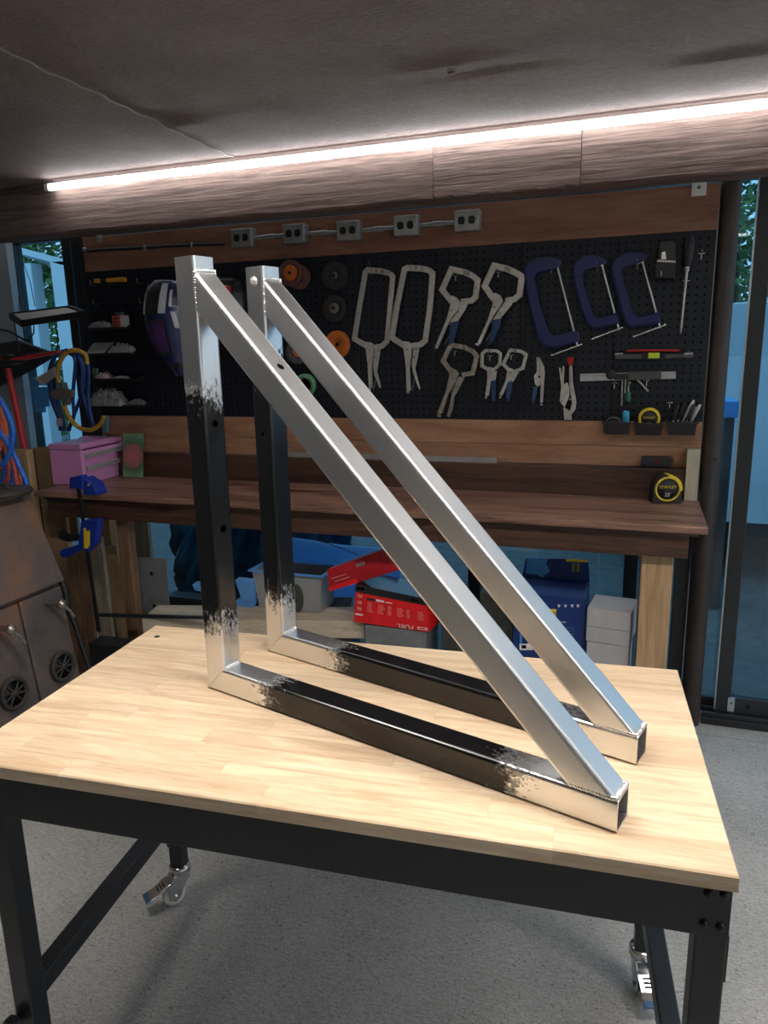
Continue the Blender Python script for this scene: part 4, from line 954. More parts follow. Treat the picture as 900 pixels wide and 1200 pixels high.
t, Sf, patch = helmet('navy welding helmet with silver stripes and purple lens, hung left of the front bracket', f8,
    [(206,290,450,.35),(218,250,490,.55),(258,222,525,.75),(350,200,550,.92),(480,188,562,1.0),(580,192,565,1.0),(720,240,565,.92),(870,305,565,.80),(960,365,570,.66),(1050,430,565,.45)], .095, M['navyshell'])
patch('top_panel', M['blackshell'], .30, .52, .10, .50, .003)
patch('stripe', M['stripe'], .215, .275, .23, .49, .004)
patch('stripe', M['stripe'], .555, .64, .20, .48, .005, -.03)
patch('stripe', M['stripe'], .68, .71, .28, .42, .004, -.02)
patch('stripe', M['stripe'], .68, .74, .46, .60, .004, .05)
patch('lens_frame', M['black'], .21, .62, .535, .79, .002)
patch('lens', M['lens'], .25, .58, .56, .76, .005)
patch('lettering_band', M['print'], .34, .48, .13, .15, .0055)
patch('chin_vent', M['black'], .45, .75, .86, .92, .003)
f9 = cv(240,230,4.8)
t, Sf, patch = helmet('black welding helmet with red badge, hung between the two uprights', f9,
    [(455,100,200,.4),(475,70,230,.7),(530,45,252,.9),(620,25,258,1.0),(700,25,258,.95),(800,60,250,.8),(900,90,230,.5)], .085, M['blackshell'])
patch('badge', M['red'], .40, .66, .27, .37, .003)
q = Sf(.53, .285, .010); text('lettering', 'LINCOLN', t, M['print'], Vector((q.x, q.y-.001, q.z)), (1,.12,0), (0,0,1), .008)
patch('trim_edge', M['stripe'], .955, .985, .30, .74, .003)
patch('lens', M['lens'], .28, .72, .56, .76, .003)
# ================================================================== small shelves left on the pegboard
fA = cv(96,310,6.667)
def shelf(label, y_px, x0_px, x1_px, dep=.075):
    a = fA((x0_px, y_px), 2.66); b_ = fA((x1_px, y_px), 2.66)
    t = thing('wall_shelf', label, 'shelf', ((a.x+b_.x)/2, 2.66, a.z-.004), 0, 'small black shelves left of the helmet')
    G().box((a.x,2.699-dep,a.z-.004),(b_.x,2.699,a.z)).build('shelf_plate', M['black'], t, .001)
    G().box((a.x,2.699-dep,a.z),(b_.x,2.699-dep+.002,a.z+.006)).build('front_lip', M['black'], t)
    for xx in (a.x, b_.x-.002): G().prism([(xx,2.699,a.z),(xx,2.699-dep,a.z),(xx,2.699,a.z+.035)], (.002,0,0)).build('side_bracket', M['black'], t)
    return a.z, a.x, b_.x
shelves = [shelf('black wall shelf with the orange box, topmost', 510, 30, 380), shelf('black wall shelf with the grey tray, second from top', 706, 30, 430), shelf('black wall shelf with colourful packets, third from top', 900, 60, 470), shelf('black wall shelf with a clear bag, lowest', 1100, 70, 520)]
def lump(name, label, cat, p0, p1, zs, h, m, y=2.65, dep=.05, rough=.2, seed=1):
    a = fA(p0, y); b_ = fA(p1, y); rnd = random.Random(seed); nx, ny = 14, 8; rows = []
    for j in range(ny+1):
        row = []
        for i in range(nx+1):
            u, v = i/nx, j/ny; e = (1-abs(2*u-1)**3)*(1-abs(2*v-1)**3)
            row.append((a.x+(b_.x-a.x)*u, y-dep/2+dep*v, zs+.0008+h*e**.6*(1+rnd.uniform(-rough,rough)) if 0<i<nx and 0<j<ny else zs+.0008))
        rows.append(row)
    g = G(); g.grid(rows, smooth=False); rim = rows[0]+[r[-1] for r in rows[1:-1]]+rows[-1][::-1]+[r[0] for r in rows[1:-1]][::-1]
    g.add(rim, [list(range(len(rim)))]); o = g.build(name, m); tag(o, label, cat); return o
z = shelves[0][0]
lump('plastic_bag', 'low dark grey bag on the topmost small shelf', 'bag', (65,500), (250,500), z, .028, plain('dim_bag', (.13,.13,.14), .4, 0, .3, 40), seed=2)
a = fA((262,495), 2.65); b_ = fA((358,495), 2.65); zt_ = fA((300,395), 2.65).z
t = thing('small_carton', 'small orange and grey carton standing on the topmost small shelf', 'box', ((a.x+b_.x)/2, 2.65, z))
G().box((a.x,2.635,z+.0006),(a.x+(b_.x-a.x)*.62,2.665,zt_)).build('carton', plain('orange_carton', (.42,.075,.045), .6, 0, .2, 60), t, .001)
G().box((a.x+(b_.x-a.x)*.62+.0002,2.635,z+.0006),(b_.x,2.665,zt_-.002)).build('carton_side', M['greybox'], t, .001)
G().box((a.x+.008,2.640,zt_),(a.x+(b_.x-a.x)*.7,2.66,zt_+.012)).build('flap', M['greyw'], t)
for k in range(4): G().box((a.x+.006,2.6342,z+.012+k*.013),(a.x+.024,2.635,z+.018+k*.013)).build('print_line', M['blackshell'], t)
z = shelves[1][0]
p = [fA(q, 2.65) for q in ((45,700),(185,700),(222,608),(60,612))]
g = G().prism([Vector((p[0].x,2.632,z+.001)),Vector((p[1].x,2.632,z+.001)),Vector((p[2].x,2.672,p[2].z)),Vector((p[3].x,2.672,p[3].z))], (0,.012,-.0)); o = g.build('parts_tray', plain('tray_grey', (.26,.26,.27), .4), bevel=.003); tag(o, 'leaning grey plastic tray on the second small shelf', 'tray')
lump('plastic_bag', 'folded clear bag beside the leaning grey tray', 'bag', (222,700), (418,700), z, .038, M['bag'], dep=.05, rough=.35, seed=5)
z = shelves[2][0]
for k, (x0, x1, mm, lb) in enumerate(((92,112,'lime','lime paper packet standing on the third small shelf'),(114,132,'cyan','pale blue packet standing on the third small shelf'))):
    a = fA((x0,895),2.66); b_ = fA((x1,895),2.66); o = G().hexa([(a.x,2.655,z+.001),(b_.x,2.655,z+.001),(b_.x,2.660,z+.001),(a.x,2.660,z+.001),(a.x-.012,2.672,z+.050),(b_.x-.012,2.672,z+.050),(b_.x-.012,2.677,z+.050),(a.x-.012,2.677,z+.050)]).build('paper_packet', plain('packet_%d' % k, ((.22,.24,.05),(.12,.30,.36))[k], .6)); tag(o, lb, 'packet')
lump('plastic_bag', 'crumpled pinkish bag on the third small shelf', 'bag', (118,895), (238,895), z, .026, plain('pink_bag', (.30,.24,.24), .4, 0, .4, 40), dep=.045, rough=.4, seed=7)
lump('plastic_bag', 'flat pale pouch right on the third small shelf', 'bag', (250,895), (372,895), z, .014, M['bag'], dep=.04, seed=8)
z = shelves[3][0]
lump('plastic_bag', 'large crumpled clear bag on the lowest small shelf', 'bag', (85,1095), (345,1095), z, .068, M['bag'], dep=.065, rough=.22, seed=9)
lump('plastic_bag', 'dim dark bag at the right of the lowest small shelf', 'bag', (375,1095), (505,1095), z, .026, plain('dim_bag2', (.10,.10,.11), .4, 0, .3, 40), dep=.05, rough=.3, seed=10)
# two rails with hooks, a yellow tool on the upper one
for k, (p0, p1, lb) in enumerate((((75,160),(440,145),'thin wire rail holding the yellow tool, upper one'),((95,310),(455,295),'bare thin wire rail below the yellow tool'))):
    a = fA(p0, 2.675); b_ = fA(p1, 2.675); t = thing('wire_rail', lb, 'rail', ((a.x+b_.x)/2, 2.675, a.z))
    G().tube([a, b_], .0022, 6).build('rail', M['black'], t)
    for q in (a, b_): G().tube([Vector((q.x,2.699,q.z)), Vector((q.x,2.672,q.z)), Vector((q.x,2.668,q.z+.018))], .0022, 6).build('rail_end', M['galv'], t)
a = fA((106,133), 2.675); b_ = fA((345,133), 2.675); t = thing('yellow_hand_tool', 'yellow and black hand tool lying on the upper wire rail', 'tool', ((a.x+b_.x)/2, 2.675, a.z-.008))
G().box((a.x,2.664,a.z-.007),(a.x+.026,2.684,a.z+.010)).build('head', plain('amber_plastic', (.60,.27,.02), .4), t, .003)
G().box((a.x+.026,2.668,a.z-.002),(a.x+.062,2.680,a.z+.006)).build('bar', M['black'], t, .002)
G().box((a.x+.062,2.664,a.z-.008),(b_.x,2.684,a.z+.010)).build('grip', plain('amber_plastic2', (.60,.27,.02), .4), t, .004)
# ================================================================== things on the bench
ZBN = .8745
# pink toolbox
Fc = Vector((-2.170,2.404,0)); ux = Vector((-.030,.298,0)); ul = ux.length; ux.normalize(); uy = Vector((-ux.y, ux.x, 0))
t = thing('toolbox', 'small pink metal toolbox with two drawers on the bench', 'toolbox', (Fc.x, Fc.y, ZBN), math.atan2(ux.y, ux.x))
LX, LY, HZ = ul, .148, .172      # local x along the drawer front, local y towards the back (-X in the room)
def lb_(a, b): return G().box(a, b)
lb_((0,0,0),(LX,LY,.146)).build('body', M['pink'], t, .002, local=True)
lid = lb_((-.001,-.001,.1485),(LX+.001,LY+.001,HZ)).build('lid', M['pink'], t, .003, local=True)
g = G(); rws = []
for i in range(9):
    a_ = math.pi*i/8; rws.append(((LX*.5-.045*math.cos(a_)), LY*.55, HZ+.012*math.sin(a_)+.001))
g.tube(rws, .0035, 8); g.build('lid_handle', M['pink'], lid, local=True)
lb_((.018,-.0005,.142),(LX-.018,.004,.1475)).build('lid_gap', plain('shadow_gap', (.16,.03,.10), .6), t, local=True)
for z0, z1 in ((.085,.132),(.028,.080)):
    dr = lb_((.020,-.003,z0),(LX-.020,.004,z1)).build('drawer', M['pink'], t, .0015, local=True)
    g = G(); pr = [(-.003,z1-.024),(-.012,z1-.022),(-.014,z1-.006),(-.003,z1-.002)]
    g.prism([(.022,y,z) for y, z in pr], (LX-.044,0,0)); g.build('drawer_pull', plain('grey_pull_%d' % int(z0*1000), (.42,.42,.43), .4, .2), dr, .001, local=True)
# flower picture card leaning on the wall
t_ = at(155,530,2.655); xw = .034
g = G(); z0 = ZBN+.0005; z1 = at(155,507,2.66).z
cc = at(155,552,2.64).x
pc0 = Vector((at(146,552,2.62).x, 2.612, z0)); pc1 = Vector((at(164.5,552,2.62).x, 2.612, z0))
zc = (z0+z1)/2; o = bpy.data.objects.new('picture_card', bpy.data.meshes.new('picture_card'))
def card():
    g = G(); w = (pc1.x-pc0.x)/2*1.15; h = (z1-z0)/2
    w *= 1.1; g.box((-w,-.0015,-h),(w,.0015,h)); me = g.build('picture_card', M['card']); return me
bpy.data.objects.remove(o); o = card(); h_ = (z1-z0)/2
for v in o.data.vertices: v.co += Vector(o.location)
for v in o.data.vertices: v.co.z -= 0
o.location = ((pc0.x+pc1.x)/2+.006, 2.627, z0+h_-.0003); o.rotation_euler = (math.radians(-9), 0, 0); tag(o, 'green card with a pink flower leaning behind the pink toolbox', 'picture')
# tape measure, black remote, straightedge
c = at(777,566,2.55)
tape('yellow and black tape measure standing on the bench near the post', Vector((at(780,567,2.60).x, 2.60, ZBN+.0485)), .0455, math.radians(16), M['black'], [('STANLEY', .16, .22), ('25\'', -.42, .28)], dep=.05)
c = at(779.5,567,2.60)
t2 = [o for o in S.objects if o.name.startswith('tape_measure') and o.get('label','').startswith('yellow and black tape measure standing')][0]
W = WM[t2.name]
g = G(); r = .0455
arc = [(W @ Vector((r*1.09*math.cos(math.radians(q)), -.0255, r*1.06+r*1.06*math.sin(math.radians(q))))) for q in range(-10,100,10)]
inn = [(W @ Vector((r*.90*math.cos(math.radians(q)), -.0255, r*1.06+r*.90*math.sin(math.radians(q))))) for q in range(-10,100,10)]
g.prism(arc+inn[::-1], (W @ Vector((0,1,0)) - W @ Vector((0,0,0)))*.052); g.build('yellow_shell', M['yellow'], t2, .002)
a = at(752,533,2.655); b_ = at(788.5,533,2.655); zl_ = .9805
t = thing('remote_control', 'black remote control lying on the backboard ledge near the post', 'remote', ((a.x+b_.x)/2, 2.668, zl_))
G().box((a.x,2.657,zl_+.0005),(b_.x,2.687,zl_+.040)).build('case', M['black'], t, .006)
c = at(771,540.5,2.656); G().lathe([(.0035,0),(.0055,0),(.0055,.001),(.0035,.001),(.0035,0)], (c.x,2.657,zl_+.02), (0,-1,0), 16).build('button_ring', M['red'], t)
for dx, w_, h2 in ((-.040,.030,.014),(.020,.016,.012),(.038,.006,.008)): G().box((c.x+dx-w_/2,2.6563,zl_+.02-h2/2),(c.x+dx+w_/2,2.657,zl_+.02+h2/2)).build('key', plain('key_blue', (.02,.03,.05), .3), t)
a = at(338,533,2.66); b_ = at(582,538,2.66)
o = G().box((a.x,2.657,zl_+.0003),(b_.x,2.664,zl_+.020)).build('straightedge', plain('satin_straightedge', (.40,.40,.41), .4, .5)); tag(o, 'long pale aluminium straightedge resting on the dark backboard', 'ruler')
# blue bar clamp gripping the bench edge
fB = cv(60,540,5.457); yB = 2.225
t = thing('bar_clamp', 'blue quick-grip bar clamp hanging on the bench front edge', 'clamp', (fB((250,500), yB).x, yB, fB((300,1095), yB).z))
pa, pb = fB((168,150), yB), fB((302,1095), yB)
dv = (pb-pa).normalized(); sd = dv.cross(Vector((0,1,0))).normalized()*.0085
G().prism([pa-sd, pa+sd, pb+sd, pb-sd], (0,.006,0)).build('bar', M['black_metal'], t, .001)
polyY(G(), fB, [(114,108),(190,92),(198,100),(198,182),(116,180)], yB-.012, yB+.020).build('head', M['hblue'], t, .004)
g = G(); w1 = fB((198,108), yB); w2 = fB((262,150), yB)
zz = ZBN+.001
g.prism([w1, w2, Vector((w2.x+.014, yB, zz+.012)), Vector((w2.x+.014, yB, zz)), Vector((w1.x-.005, yB, zz))], (0,.062,0)); g.build('jaw_foot', M['hblue'], t, .003)
qq = fB((240,155), yB-.001); text('lettering', 'IR', t, M['yellow'], (qq.x, yB-.0016, qq.z), (1,0,0), (0,0,1), .010)
polyY(G(), fB, [(188,395),(215,378),(298,374),(296,430),(272,545),(232,585),(190,565),(170,530)], yB-.014, yB+.018).build('body', M['hblue'], t, .004)
g = G(); polyY(g, fB, [(206,432),(218,428),(222,450),(245,445),(245,540),(232,562),(210,560)], yB-.0165, yB-.013).build('sticker', M['yellow'], t)
polyY(G(), fB, [(48,580),(70,566),(150,545),(188,525),(192,570),(150,592),(95,622),(58,614)], yB-.010, yB+.014).build('trigger', M['hblue'], t, .004)
polyY(G(), fB, [(42,455),(62,446),(90,470),(172,482),(176,512),(110,520),(58,506),(44,490)], yB-.008, yB+.012).build('release_lever', M['black'], t, .004)
# ================================================================== left end of the bench
a = at(33,528,2.46); x0, x1 = -2.43, -2.335
o = G().box((-2.425,2.30,0),(-2.35,2.335,at(45,528,2.30).z)).build('upright_board', M['pine']); tag(o, 'light wood board standing upright at the left end of the bench', 'board')
o = G().box((-2.432,2.296,0),(-2.4262,2.42,at(38,530,2.30).z-.01)).build('rough_panel', plain('osb_edge', (.05,.04,.03), .9, 0, .4, 60)); tag(o, 'dark rough panel edge beside the upright light board', 'panel')
o = G().prism([(-2.72,2.50,.60),(-2.32,2.50,.60),(-2.32,2.50,at(60,520,2.50).z),(-2.72,2.50,at(18,530,2.50).z)], (0,.008,0)).build('cardboard_sheet', M['cardboard']); tag(o, 'cardboard sheet standing behind the upright board left of the toolbox', 'cardboard')
# boards leaning under the bench
def lean(label, pts, y0, y1, m, name='leaning_board', th=.02):
    """pts: four pixels (bottom-left, bottom-right, top-right, top-left); bottom on plane y0, top on y1"""
    q = [at(*pts[0], y0), at(*pts[1], y0), at(*pts[2], y1), at(*pts[3], y1)]
    dn = (q[0]-q[3]); k = max(0, (q[0].z-.0)/max(1e-6, -dn.z)) if dn.z < 0 else 0
    q[0] = q[0]+dn*k; dn2 = q[1]-q[2]; q[1] = q[1]+dn2*((q[1].z)/max(1e-6, -dn2.z)) if dn2.z < 0 else q[1]
    o = G().prism(q, (0,th,0)).build(name, M[m], bevel=.002); tag(o, label, 'board'); return o
lean('brown board leaning behind the bar clamp under the bench', [(90,765),(112,760),(102,640),(78,645)], 2.32, 2.36, 'pine_brown')
lean('weathered grey-tan board leaning right of the bar clamp bar', [(112,715),(128,715),(118,630),(103,622)], 2.40, 2.44, 'pine_grey')
lean('yellowish board leaning between the tan board and the bench leg', [(133,718),(152,718),(136,640),(116,640)], 2.50, 2.52, 'pine')
lean('pale strip of wood right of the brown bench leg', [(162,715),(183,715),(172,606),(152,606)], 2.58, 2.60, 'pine_grey')
lean('wide tan board standing under the left end of the bench', [(60,760),(96,760),(76,600),(38,590)], 2.42, 2.44, 'pine')
# dark angle bar and the cream plank shelf under the bench
SZ = .385
a = at(115,721,2.22); b_ = at(240,724,2.25)
o = G().prism([a+Vector((0,0,-.007)), b_+Vector((0,0,-.007)), b_+Vector((0,0,.006)), a+Vector((0,0,.006))], (0,.012,0)).build('dark_bar', M['frame'], bevel=.001); tag(o, 'dark metal bar running low under the bench', 'bar')
pr_ = atz(427,728,SZ); pl_ = atz(166,725,SZ); pu = (pr_-pl_).normalized(); pv = Vector((-pu.y, pu.x, 0)); sx_ = pr_.x
o = G(); o.hexa([pl_+Vector((0,0,-.072)), pr_+Vector((0,0,-.072)), pr_+pv*.16+Vector((0,0,-.072)), pl_+pv*.16+Vector((0,0,-.072)), pl_, pr_, pr_+pv*.16, pl_+pv*.16]); o = o.build('cream_plank', M['cream'], bevel=.003); tag(o, 'thick cream plank low under the bench carrying the grey bin', 'plank')
for k, u_ in enumerate((.25,.85)):
    xx = pl_.lerp(pr_, u_)+pv*.05; o = G().box((xx.x-.04,xx.y,0),(xx.x+.04,xx.y+.07,SZ-.0725)).build('support_block', M['pine_brown'], bevel=.003); tag(o, ['wood block under the left end of the cream plank', 'wood block under the right end of the cream plank'][k], 'block')
# grey plate with holes
fC = cv(150,600,4.5); yC = 2.44
t = thing('steel_plate', 'grey steel plate with two holes leaning by the bench leg', 'plate', (fC((140,528), yC).x, yC, fC((140,528), yC).z))
o = polyY(G(), fC, [(40,240),(200,245),(218,530),(70,530)], 2.428, 2.434).build('plate', M['plate'], t, .001)
for p in ((123,325),(140,497)): G().lathe([(.0095,0),(.0095,.0008),(.001,.001)], fC(p, 2.428), (0,-1,0), 16).build('hole', M['bolt'], t)
# small grey stack of books low on the floor near the boards
for k, (x0, y0, x1, y1, yy, lb) in enumerate(((88,772,150,784,2.14,'lowest grey flat case on the floor left of the table'),(98,756,160,770,2.14,'middle grey flat case of the low stack'),(104,744,168,756,2.14,'topmost dark flat case of the low stack'))):
    a = at(x0, y1, yy); b_ = at(x1, y0, yy); h = .05
    zz = .1005*k
    o = G().box((a.x,yy-.02+.008*k,zz),(b_.x,yy+.08,zz+.10)).build('flat_case', M['greyw'] if k < 2 else M['frame'], bevel=.004); tag(o, lb, 'case')
# ---- grey bin with blue rim
fD = cv(240,600,3.214)
yD = 2.47; zt = fD((380,240), yD).z; x0, x1 = fD((178,236), yD).x, fD((440,240), yD).x
t = thing('storage_tub', 'grey plastic tub with a light blue rim under the bench', 'tub', ((x0+x1)/2, yD+.08, SZ))
g = G(); w = .004; zb = SZ+.001; dy = .150; sl = .018
def rg(z, i, s): return [(x0+s+i,yD+s*.5+i,z),(x1-s-i,yD+s*.5+i,z),(x1-s-i,yD+dy-s*.5-i,z),(x0+s+i,yD+dy-s*.5-i,z)]
V = rg(zb,0,sl)+rg(zt,0,0)+rg(zt,w,0)+rg(zb+w,w,sl)
g.add(V, [(3,2,1,0)]+[(i,(i+1)%4,4+(i+1)%4,4+i) for i in range(4)]+[(4+i,4+(i+1)%4,8+(i+1)%4,8+i) for i in range(4)]+[(8+i,8+(i+1)%4,12+(i+1)%4,12+i) for i in range(4)]+[(12,13,14,15)])
g.build('tub_body', M['greybin'], t, .006)
g = G(); e = .012
def rr2(z, o_): return [(x0-o_,yD-o_,z),(x1+o_,yD-o_,z),(x1+o_,yD+dy+o_,z),(x0-o_,yD+dy+o_,z)]
V = rr2(zt,e)+rr2(zt+.006,e)+rr2(zt+.006,-w)+rr2(zt,-w)
g.add(V, [(i,(i+1)%4,4+(i+1)%4,4+i) for i in range(4)]+[(4+i,4+(i+1)%4,8+(i+1)%4,8+i) for i in range(4)]+[(8+i,8+(i+1)%4,12+(i+1)%4,12+i) for i in range(4)]+[(12+i,12+(i+1)%4,(i+1)%4,i) for i in range(4)])
g.build('rim', M['bluefilm'], t, .001)
c = fD((348,325), yD); pr = [(c.x+.026*math.cos(q), yD-.0015, c.z+.058*math.sin(q)) for q in [2*math.pi*k/24 for k in range(24)]]
G().prism(pr, (0,.006,0)).build('recess_shade', M['olive'], t)  # dark oval standing in for the shade of the handle recess
# ---- light blue plastic sheet behind the tub, blue folded flaps at its left
rows = []
for i in range(9):
    row = []
    for k in range(17):
        u, v = k/16, i/8
        px = 318+ (470-318)*u; py = 700-(700-(627+18*u))*v
        p = at(px, py, 2.70); row.append((p.x, 2.70+.010*math.sin(u*9)*v-.012*v, p.z))
    rows.append(row)
g = G(); g.grid(rows); g.grid([[(p[0],p[1]+.004,p[2]) for p in r] for r in rows])
t = thing('blue_plastic_sheet', 'light blue plastic sheet leaning behind the grey tub', 'sheet', (rows[0][8][0], 2.66, rows[0][0][2]))
sh = g.build('sheet', M['bluefilm'], t)
pp = [at(x, y, 2.640) for x, y in ((362,631),(385,637),(405,644),(420,651))]; G().tube(pp, .0022, 6).build('groove', M['teal'], t)
for k, (pl, lb) in enumerate(((((275,680),(294,682),(295,702),(284,706)),'upper light blue plastic flap left of the grey tub'),(((276,704),(296,702),(296,710),(292,718),(278,716)),'lower folded light blue plastic flap left of the grey tub'),(((225,685),(238,684),(238,694),(228,692)),'small light blue tip beside the front upright'))):
    q = [at(x, y, 2.455+.01*k) for x, y in pl]; o = G().prism(q, (.004,.03,.006)).build('blue_flap', M['bluefilm'], bevel=.002); tag(o, lb, 'plastic')
# ---- dark slatted pile behind
for k in range(3):
    a = at(195,690+9*k,2.70); b_ = at(262,692+9*k,2.70); zs_ = at(228,700,2.70).z-.026*k; o = G().box((a.x,2.68,zs_-.025 if k < 2 else 0),(b_.x,2.76,zs_)).build('dark_plank', M['frame'], bevel=.002); tag(o, ['top dark slat of the stack left of the front upright','middle dark slat of the stack left of the front upright','bottom dark slat of the stack left of the front upright'][k], 'slat')
# ---- red cartons
fE = cv(400,640,7.5); yE = 2.42
A_, B_, C_, D_ = (fE(p, yE) for p in ((108,665),(765,757),(750,470),(125,340)))
t = thing('red_carton', 'red tool carton with black top band under the bench, writing upside down', 'box', ((A_.x+B_.x)/2, yE+.06, min(A_.z,B_.z)))
G().prism([A_, B_, C_, D_], (.02,.15,.0)).build('carton', M['redbox'], t, .0015)
G().prism([D_+Vector((0,0,.0004)), C_+Vector((0,0,.0004)), C_+Vector((.02,.15,.0004)), D_+Vector((.02,.15,.0004))], (0,0,.002)).build('top_flap', plain('purple_black_carton', (.035,.012,.02), .15, 0, .8, 14), t)
def onE(u, v): return A_.lerp(B_, u).lerp(D_.lerp(C_, u), v)
def quadE(name, u0, u1, v0, v1, m, par, d=.0012):
    q = [onE(u0,v0), onE(u1,v0), onE(u1,v1), onE(u0,v1)]
    return G().prism([p+Vector((0,-d,0)) for p in q], (0,d,0)).build(name, m, par)
quadE('black_band', 0, 1, .815, 1, M['blackshell'], t)
xd = (B_-A_).normalized(); zd = (D_-A_).normalized()
def tE(s, u, v, sz, flip=False, m='print', xs=1.0):
    p = onE(u, v)+Vector((0,-.0018,0)); k = -1 if flip else 1
    text('lettering', s, t, M[m], p, xd*k, zd*k, sz, xs=xs)
tE('FUEL', .70, .085, .0150, True, xs=1.45)
quadE('logo_frame', .86, .99, .055, .125, M['print'], t, .0014); quadE('logo_core', .88, .96, .075, .11, M['redbox'], t, .0018)
quadE('print_block', .02, .12, .20, .245, M['print'], t)
for k in range(3): quadE('print_block', .04, .10, .34+.17*k, .42+.17*k, M['printpink'], t)
for cidx, (u0, w_) in enumerate(((.18,.08),(.33,.10),(.46,.07),(.59,.10),(.72,.05),(.87,.09))):
    for k in range(6): quadE('print_line', u0, u0+w_*R.uniform(.6,1), .34+.045*k, .355+.045*k, M['printpink'], t)
quadE('print_block', .30, .41, .665, .72, M['print'], t); quadE('print_line', .43, .52, .675, .70, M['print'], t); quadE('tool_print', .17, .29, .655, .72, M['blackshell'], t)
quadE('print_block', .02, .13, .89, .96, M['print'], t); quadE('print_block', .77, .88, .88, .93, M['print'], t)
# tilted red lid in front of the tub
q = [at(x, y, 2.43) for x, y in ((386,693),(383,668),(447,645),(468,668))]
t = thing('red_carton', 'dark red carton lying tilted across the tub and the other red carton', 'box', (q[0].x, 2.44, q[0].z))
G().prism(q, (.01,.05,.004)).build('carton', M['darkred'], t, .0015)
lq = lambda u, v: q[0].lerp(q[3], u).lerp(q[1].lerp(q[2], u), v)+Vector((0,-.001,0))
for u0, u1, v0, v1, mm in ((.50,.64,.66,.80,'hub'),(.06,.30,.52,.56,'printpink'),(.10,.34,.34,.38,'printpink'),(.0,.42,.0,.22,'redbox')):
    G().prism([lq(u0,v0),lq(u1,v0),lq(u1,v1),lq(u0,v1)], (0,.0009,0)).build('print_patch', M[mm], t)
# grey metal block that carries the red carton, its pedestal on the floor
zr = min(A_.z, B_.z)-.001
o = G().box((sx_+.01,2.425,0),(B_.x-.01,2.60,zr)).build('grey_metal_case', M['plate'], bevel=.004); tag(o, 'grey metal case under the upside-down red carton', 'case')
# olive plastic canister right of the red carton
def canister(label, pts, y, dep, m, name='plastic_canister'):
    q = [at(x, yy, y) for x, yy in pts]; zb_ = 0.0; q[0].z = zb_; q[1].z = zb_
    t = thing(name, label, 'canister', ((q[0].x+q[1].x)/2, y+dep/2, 0))
    G().prism(q, (0,dep,0)).build('body', m, t, .008, 3)
    zz = q[2].z; G().prism([(q[3].x+.01,y+.02,zz),(q[2].x-.01,y+.02,zz),(q[2].x-.01,y+dep-.02,zz),(q[3].x+.01,y+dep-.02,zz)], (0,0,.010)).build('cap_plate', m, t, .003)
    for k in range(4):
        v = .30+.15*k; a_ = q[0].lerp(q[3], v); b2 = q[1].lerp(q[2], v)
        G().prism([a_.lerp(b2,.12)+Vector((0,-.004,-.008)), a_.lerp(b2,.88)+Vector((0,-.004,-.008)), a_.lerp(b2,.88)+Vector((0,-.004,.008)), a_.lerp(b2,.12)+Vector((0,-.004,.008))], (0,.006,0)).build('rib', m, t, .002)
canister('dark olive canister between the red carton and the front diagonal', [(518,765),(542,765),(540,697),(516,695)], 2.47, .14, M['olive'])
canister('dark ribbed canister between the two diagonals', [(566,775),(604,775),(602,700),(562,694)], 2.50, .14, M['olive'])
# ---- navy box with open flap
fF = cv(580,640,4.5); yF = 2.40
A_, B_, C_, D_ = (fF(p, yF) for p in ((92,578),(470,590),(480,270),(100,246)))
A_.z = B_.z = 0.30
zt_ = (C_.z+D_.z)/2; 
t = thing('navy_carton', 'navy blue printed carton with raised flap under the bench', 'box', ((A_.x+B_.x)/2, yF+.1, 0))
G().box((D_.x,yF,0),(C_.x,yF+.20,zt_)).build('carton', M['navybox'], t, .002)
G().prism([(D_.x,yF+.19,zt_+.0005),(C_.x,yF+.19,zt_+.0005),(fF((492,72),yF+.21).x,yF+.205,fF((492,68),yF+.21).z),(D_.x+.01,yF+.205,fF((150,60),yF+.21).z)], (0,.004,0)).build('flap', M['navybox'], t)
ya = yF+.2045
def fq(p): v = fF(p, yF+.2); return Vector((v.x, yF+.19+.015*max(0,(v.z-zt_))/.12-.0016, v.z))
G().prism([fq(p) for p in ((158,198),(250,198),(262,150),(292,130),(270,90),(282,66),(170,62))], (0,.001,0)).build('pale_print_and_reflection', M['midblue'], t)  # bright blue reflection on the flap, painted on as a patch
G().prism([fq(p) for p in ((375,66),(492,72),(490,84),(375,80))], (0,.001,0)).build('yellow_print', M['yellow'], t)
for xx in (408,432): G().prism([fq(p) for p in ((xx,88),(xx+16,89),(xx+14,135),(xx-2,133))], (0,.001,0)).build('yellow_print', plain('olive_print%d' % xx, (.22,.22,.06), .5), t)
def ff(p): v = fF(p, yF); return Vector((v.x, yF-.0010, v.z))
def fquad(name, x0, y0, x1, y1, m): return G().prism([ff((x0,y0)), ff((x1,y0)), ff((x1,y1)), ff((x0,y1))], (0,.0011,0)).build(name, m, t)
for xx in (338,372,407,438):
    fquad('icon', xx-7, 309, xx+7, 315, M['print']); fquad('icon', xx-4, 317, xx+4, 322, M['print'])
fquad('yellow_print', 285, 332, 324, 350, M['yellow']); fquad('yellow_print', 295, 354, 322, 378, M['yellow'])
fquad('white_label', 130, 514, 200, 548, M['print']); fquad('label_mark', 140, 522, 165, 540, M['navybox']); fquad('pale_stripe', 132, 462, 142, 510, M['midblue']); fquad('print_line', 335, 398, 375, 403, M['greybox'])
for k in range(5): fquad('print_line', 360, 428+16*k, 418, 434+16*k, plain('muted_print%d' % k, (.05,.09,.22), .5))
